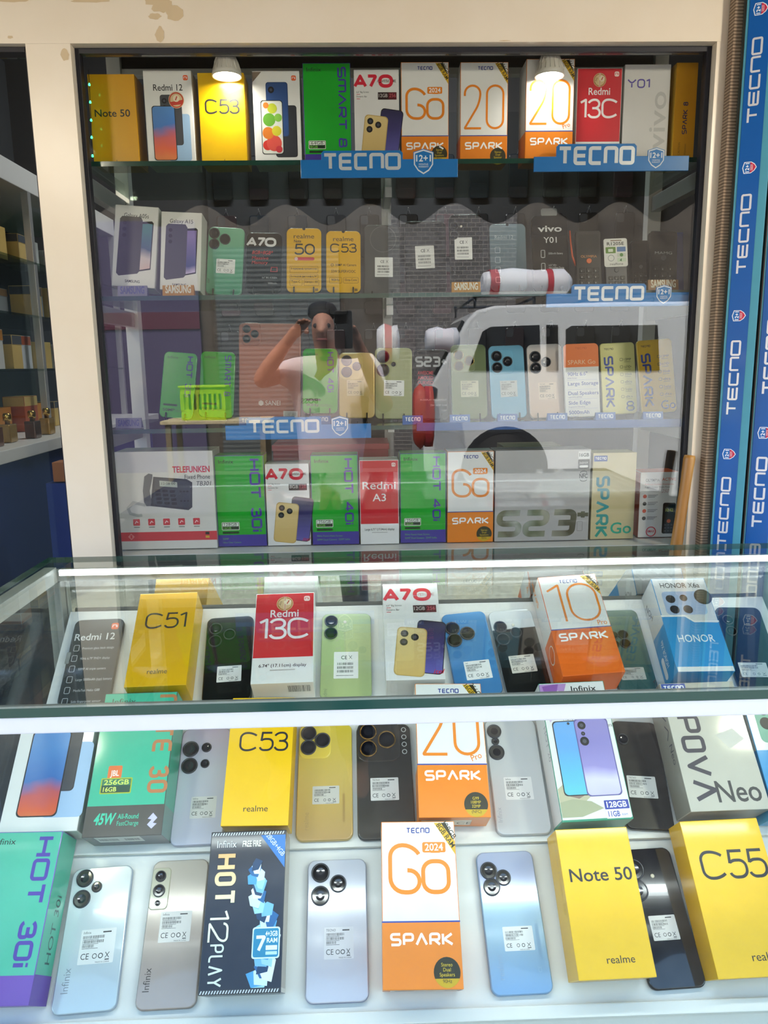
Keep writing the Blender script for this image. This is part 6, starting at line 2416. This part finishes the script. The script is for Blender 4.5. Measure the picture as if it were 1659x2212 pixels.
def sack(name, px, py, Yv, rx, ry, rz, col, band, label, cat='sack'):
    c = atV(px, py, Yv)
    rn2 = random.Random(int(px))
    rings = []
    prof = [(-1, .55), (-.97, .8), (-.8, .95), (-.3, 1.0), (.2, .93), (.55, 1.0), (.85, .92), (.97, .6), (1.04, .35)]
    for t, q in prof:
        rings.append([(c.x + rx * t, c.y + ry * q * cos(a) * (1 + .06 * sin(3 * a + 7 * t)), c.z + rz * q * sin(a) * (1 + .07 * sin(2 * a + 5 * t))) for a in [2 * pi * k / 24 for k in range(24)]])
    b = MB(); b.rings(rings, paint(col, .6, 0, .2, .4, .08, 20, .4))
    o = b.build(name)
    tag(o, label, cat)
    for lo_, hi_ in band:
        rg = []
        for t in (lo_, hi_):
            q = .985
            rg.append([(c.x + rx * t, c.y + ry * q * 1.03 * cos(a) * (1 + .06 * sin(3 * a + 7 * t)), c.z + rz * q * 1.03 * sin(a) * (1 + .07 * sin(2 * a + 5 * t))) for a in [2 * pi * k / 24 for k in range(24)]])
        b = MB(); b.rings(rg, paint('#b03038', .6), False, False); b.build('printed_stripe', o)['label'] = 'red printed stripe'


sack('sack', 1135, 612, 6.5, .36, .16, .115, '#e4e2e0', ((-.86, -.66), (.42, .56)), 'white red-striped sack lying on the van roof rack, mirrored in the glass')


# crate on a board, trolley, more sacks
c = atV(455, 905, 4.6)
troot = empty('trolley', (c.x, c.y, 0))
tag(troot, 'low wooden trolley with a cream board top in the street, mirrored in the glass', 'trolley')
bpy.context.view_layer.update()
b = MB(); b.box(c.x - .26, c.x + .36, c.y - .16, c.y + .16, c.z - .02, c.z, paint('#d8c79c', .6)); part('board', b, troot, .003)
for dx in (-.22, .32):
    for dy in (-.13, .13):
        b = MB(); b.box(c.x + dx - .015, c.x + dx + .015, c.y + dy - .015, c.y + dy + .015, 0, c.z - .02, paint('#8a7a5c', .7)); part('leg', b, troot)
croot = empty('crate', (c.x - .02, c.y, c.z + .001))
tag(croot, 'lime green plastic crate with slotted sides on the cream board, mirrored in the glass', 'crate')
LIME = paint('#b4d21e', .45)
b = MB()
w, d, hh, t = .125, .10, .19, .006
for sx in (-1, 1):
    b.box(sx * w - t / 2, sx * w + t / 2, -d, d, 0, .05, LIME)
    b.box(sx * w - t / 2, sx * w + t / 2, -d, d, .15, hh, LIME)
    for k in range(6):
        y = -d + .2 * k * d * 2 * .96
        b.box(sx * w - t / 2, sx * w + t / 2, y, y + .016, .05, .15, LIME)
for sy in (-1, 1):
    b.box(-w, w, sy * d - t / 2, sy * d + t / 2, 0, .06, LIME)
    b.box(-w, w, sy * d - t / 2, sy * d + t / 2, .15, hh, LIME)
    for k in range(9):
        x = -w + 2 * w * k / 8.6
        b.box(x, x + .014, sy * d - t / 2, sy * d + t / 2, .06, .15, LIME)
b.box(-w, w, -d, d, 0, .006, LIME)
b.build('basket', croot)
b = MB(); b.box(-w - .012, w + .012, -d - .012, d + .012, hh - .006, hh + .006, LIME)
for k in range(6):
    pass
b.build('rim', croot, None, .004)
sack('sack', 838, 745, 5.2, .075, .09, .13, '#dcdad6', ((-.3, .3),), 'white sack with red band standing beside the photographer, mirrored in the glass')
sack('sack', 955, 735, 5.6, .12, .10, .09, '#d6d6d8', (), 'plain white knotted sack in front of the grey brick, mirrored in the glass')
sack('sack', 915, 900, 5.0, .07, .09, .20, '#b8402f', ((.1, .5),), 'tall red and yellow sack low before the van nose, mirrored in the glass')
for px, py in ((838, 790), (955, 765), (915, 960)):
    pass

# ------------------------------------------------------------------ the photographer, standing in the street side of the pane
SKIN = paint('#b98468', .5, 0, 0, .4, .05, 30)


def skinned(name, chains, m, parent=None, sub=2):
    """one continuous surface grown round a branching skeleton; chains = lists of (point, radius), joined where points coincide"""
    vs, rs, es, idx = [], [], [], {}
    for ch in chains:
        prev = None
        for p, q in ch:
            key = tuple(round(t, 4) for t in p)
            if key not in idx:
                idx[key] = len(vs)
                vs.append(tuple(p))
                rs.append(q)
            i = idx[key]
            if prev is not None and prev != i:
                es.append((prev, i))
            prev = i
    me = bpy.data.meshes.new(name)
    me.from_pydata(vs, es, [])
    o = bpy.data.objects.new(name, me)
    COL.objects.link(o)
    md = o.modifiers.new('skin', 'SKIN')
    md.use_smooth_shade = True
    sk = me.skin_vertices[0].data if me.skin_vertices else None
    if sk is None:
        bm = bmesh.new(); bm.from_mesh(me); bm.verts.layers.skin.verify(); bm.to_mesh(me); bm.free()
        sk = me.skin_vertices[0].data
    for i, q in enumerate(rs):
        sk[i].radius = (q, q) if not isinstance(q, tuple) else q
    sk[0].use_root = True
    o.modifiers.new('smooth', 'SUBSURF').levels = sub
    o.modifiers['smooth'].render_levels = sub
    dg = bpy.context.evaluated_depsgraph_get()
    m2 = bpy.data.meshes.new_from_object(o.evaluated_get(dg))
    bpy.data.objects.remove(o)
    bpy.data.meshes.remove(me)
    m2.name = name
    m2.materials.clear()
    m2.materials.append(m)
    m2.polygons.foreach_set('use_smooth', [True] * len(m2.polygons))
    o = bpy.data.objects.new(name, m2)
    COL.objects.link(o)
    if parent:
        o.parent = parent
    return o


V = lambda px, py, yv: atV(px, py, yv + .40)
pel = V(716, 1075, 3.24)
wai = V(714, 985, 3.23)
che = V(712, 860, 3.22)
nb = V(708, 780, 3.22)
hb = V(700, 742, 3.20)
hm_ = V(697, 712, 3.18)
ht = V(696, 672, 3.20)
ls, le, lw, lh = V(640, 795, 3.22), V(556, 826, 3.14), V(628, 728, 3.02), V(648, 706, 2.98)
rs_, re, rw, rh = V(786, 798, 3.22), V(836, 884, 3.12), V(776, 748, 2.99), V(762, 722, 2.95)
gx = lambda v, dx, z, y=0: Vector((v.x + dx, v.y + y, z))
kl, al, tl_ = gx(pel, -.10, .46, .03), gx(pel, -.11, .09), gx(pel, -.13, .035, .14)
kr, ar, tr_ = gx(pel, .10, .46, .02), gx(pel, .12, .09), gx(pel, .14, .035, .14)
hl, hr = gx(pel, -.085, pel.z - .04), gx(pel, .085, pel.z - .04)


def fingers(w, h, curl, side):
    d = (h - w).normalized()
    sx = Vector((side, 0, 0))
    f = Vector((0, 1, 0))
    out = []
    for k, (o_, L_) in enumerate(((-.03, .058), (-.010, .066), (.010, .062), (.030, .050))):
        b0 = h + sx * (o_ * .75)
        p1 = b0 + d * L_ * .5 + f * curl * .35
        p2 = p1 + d * L_ * .25 + f * curl * .9
        out.append([(h, .016), (b0 + d * .006, .0095), (p1, .0085), (p2, .0075), (p2 + f * curl * .6 - d * .01, .006)])
    t0 = w + (h - w) * .35 - sx * .03
    out.append([(w + (h - w) * .2, .02), (t0, .011), (t0 - sx * .012 + d * .03 + f * .01, .010), (t0 - sx * .004 + d * .052 + f * .022, .008)])
    return out


body = [
    [(pel, (.15, .11)), (wai, (.13, .10)), (che, (.15, .105)), (nb, (.07, .065)), (hb, .052), (hm_, (.070, .085)), (ht, (.064, .078))],
    [(che, (.15, .105)), (ls, .055), ((ls + le) / 2, .046), (le, .040), ((le + lw) / 2, .038), (lw, .025), (lh, (.034, .018))],
    [(che, (.15, .105)), (rs_, .055), ((rs_ + re) / 2, .046), (re, .040), ((re + rw) / 2, .038), (rw, .025), (rh, (.034, .018))],
    [(pel, (.15, .11)), (hl, .085), ((hl + kl) / 2, .075), (kl, .056), ((kl + al) / 2 + Vector((0, -.01, .04)), .052), (al, .036), (tl_, (.038, .024))],
    [(pel, (.15, .11)), (hr, .085), ((hr + kr) / 2, .075), (kr, .056), ((kr + ar) / 2 + Vector((0, -.01, .04)), .052), (ar, .036), (tr_, (.038, .024))],
    [(hm_, (.070, .085)), (hm_ + Vector((0, .085, -.004)), .020), (hm_ + Vector((0, .108, -.014)), .012)],
]
body += fingers(lw, lh, .022, 1) + fingers(rw, rh, .022, -1)
person = skinned('person', body, SKIN)
tag(person, 'person in a white t-shirt raising a phone with both hands, mirrored in the showcase glass', 'person')
SHIRT = paint('#e6d8d4', .8, 0, 0, .2, .03, 30, .3)
d1, d2 = (ls + le) / 2, (rs_ + re) / 2
lowz = V(715, 1060, 3.235)
skinned('t_shirt', [[(pel + (wai - pel) * .1, (.172, .135)), (pel + (wai - pel) * .5, (.168, .132)), (wai, (.160, .125)), (che, (.175, .125)), (nb + Vector((0, 0, -.015)), (.088, .078))],
                    [(che, (.175, .125)), (ls, .074), (ls + (le - ls) * .62, .066)],
                    [(che, (.175, .125)), (rs_, .074), (rs_ + (re - rs_) * .62, .066)]], SHIRT, person)
DEN = paint('#2c3140', .8)
skinned('trousers', [[(pel + (wai - pel) * .7, (.150, .118)), (pel + Vector((0, 0, .03)), (.160, .125)), (pel, (.162, .125))],
                     [(pel, (.162, .125)), (hl, .098), ((hl + kl) / 2, .088), (kl, .070), (al + Vector((0, 0, .02)), .056)],
                     [(pel, (.162, .125)), (hr, .098), ((hr + kr) / 2, .088), (kr, .070), (ar + Vector((0, 0, .02)), .056)]], DEN, person)
skinned('hair', [[(hm_ + Vector((0, -.030, .035)), (.076, .080)), (ht + Vector((0, -.012, .012)), (.074, .086)), (ht + Vector((0, -.004, .045)), (.05, .06))]], paint('#17130f', .7), person)
for s_ in (-1, 1):
    b = MB()
    e_ = hm_ + Vector((s_ * .028, .073, .014))
    b.lathe([(.0001, -.008), (.009, -.004), (.011, 0), (.009, .004), (.0001, .008)], paint('#20160f', .2), tuple(e_), 12, axis='y', cap0=False, cap1=False)
    b.build('eye', person)
    skinned('ear', [[(hm_ + Vector((s_ * .070, .0, -.02)), .012), (hm_ + Vector((s_ * .078, -.004, .0)), .015), (hm_ + Vector((s_ * .076, -.006, .022)), .011)]], SKIN, person)
skinned('mouth', [[(hm_ + Vector((-.026, .078, -.048)), .006), (hm_ + Vector((0, .086, -.046)), .008), (hm_ + Vector((.026, .078, -.048)), .006)]], paint('#8a4a44', .5), person)
for a_, t_ in ((al, tl_), (ar, tr_)):
    skinned('shoe', [[(a_ + Vector((0, -.05, -.045)), (.045, .04)), (a_ + Vector((0, .03, -.045)), (.048, .04)), (Vector((t_.x, t_.y + .02, .042)), (.046, .034))]], paint('#3a3a3e', .6), person)
F_ = Face()
F_.txt('BOSS', 0, 0, 1, '#7a5a54', fit=3.4, wt=.02)
mb = F_.parts['lettering']
c = V(690, 868, 3.22)
mb.v = [(c.x - x * .022, c.y + .128, c.z + y * .022) for x, y, z in mb.v]
mb.build('lettering', person)['label'] = 'dark shirt lettering'
c = V(742, 712, 2.88)
M = Matrix.Translation(c) @ Matrix.Rotation(pi, 4, 'Z') @ Matrix.Rotation(pi / 2, 4, 'X')
r = Spot(); r.W, r.L = .075, .155
r.M = M @ Matrix.Translation(Vector((-.037, -.078, 0)))
handset(r, '#16171a', '#222327', 'black phone held up by the person, mirrored in the showcase glass', lens=((.2, 1.8, .13), (.2, 1.5, .13)))

# invented stall, added to darken the reflection in the pane left of the pillar
kroot = empty('added_stall', (-2.35, -1.9, 0))
tag(kroot, 'dark green stall added to darken the pane reflection beyond the wide pillar', 'added_stall')
bpy.context.view_layer.update()
KG = paint('#1d2b2e', .6)
b = MB(); b.box(-3.1, -1.75, -2.3, -1.5, 0, 1.0, KG); part('counter_front', b, kroot, .004)
b = MB(); b.box(-3.1, -1.75, -2.3, -2.26, 1.0, 2.1, paint('#26343a', .6)); part('back_wall', b, kroot)
b = MB(); b.box(-3.2, -1.68, -2.35, -1.35, 2.1, 2.16, KG); part('roof', b, kroot, .004)
for x in (-3.08, -1.81):
    b = MB(); b.box(x, x + .05, -1.56, -1.51, 1.0, 2.1, KG); part('post', b, kroot)

# two warm fill lamps added out of view to brighten the wall and showcase
for x, lab in ((-.86, 'added warm fill lamp under the awning on the pillar side'), (1.13, 'added warm fill lamp under the awning on the door side')):
    lroot = empty('added_awning_lamp', (x, .36, 1.93))
    tag(lroot, lab, 'lamp', 'added fill lamps under the awning')
    b = MB(); b.lathe([(.012, .09), (.022, .08), (.05, .05), (.085, .0), (.083, .0), (.046, .047), (.018, .074)], paint('#d8d4cc', .35, .2), n=28, cap0=False, cap1=False); b.build('lamp_shade', lroot)
    b = MB(); b.lathe([(.0001, .004), (.018, .008), (.027, .022), (.022, .045), (.012, .06)], emit_mat('added_bulb_warm', '#ffe2b8', 6), n=18, cap0=False); b.build('bulb', lroot)
    b = MB(); b.tube([(0, 0, .085), (0, 0, .19)], .004, paint('#2a2a2c'), 6); b.build('cord', lroot)
    ld = bpy.data.lights.new('added_dish_light', 'AREA')
    ld.energy = ADDED_LAMP_POWER * (.5 if x < 0 else 1)
    ld.shape = 'DISK'
    ld.size = .14
    ld.color = (1.0, .88, .70)
    lo = bpy.data.objects.new('added_dish_light', ld)
    COL.objects.link(lo)
    lo.location = (x, .37, 1.925)
    lo.rotation_euler = (Vector((-x * .8, 1.5 - .37, 1.45 - 1.925))).to_track_quat('-Z', 'Y').to_euler()

# glowing green dots on a made-up wire, standing in for reflected light
b = MB()
pts = [atY(x, y, 1.436) for x, y in ((191, 150), (193, 183), (195, 221), (197, 260), (198, 297), (200, 337))]
b.tube(pts, .0006, paint('#20241f'), 5)
fl = b.build('reflected_dots')
tag(fl, 'green dots of reflected light on an added wire before the amber box', 'fairy lights')
for p in pts[1:]:
    b = MB(); b.lathe([(.0001, -.0022), (.0016, -.0012), (.0018, 0), (.0012, .002), (.0001, .003)], emit_mat('green_reflection', '#2cff7a', 4) if 'gg' not in globals() else gg, tuple(p), 8, cap0=False, cap1=False)
    gg = b.mats[0]
    b.build('bulb', fl)
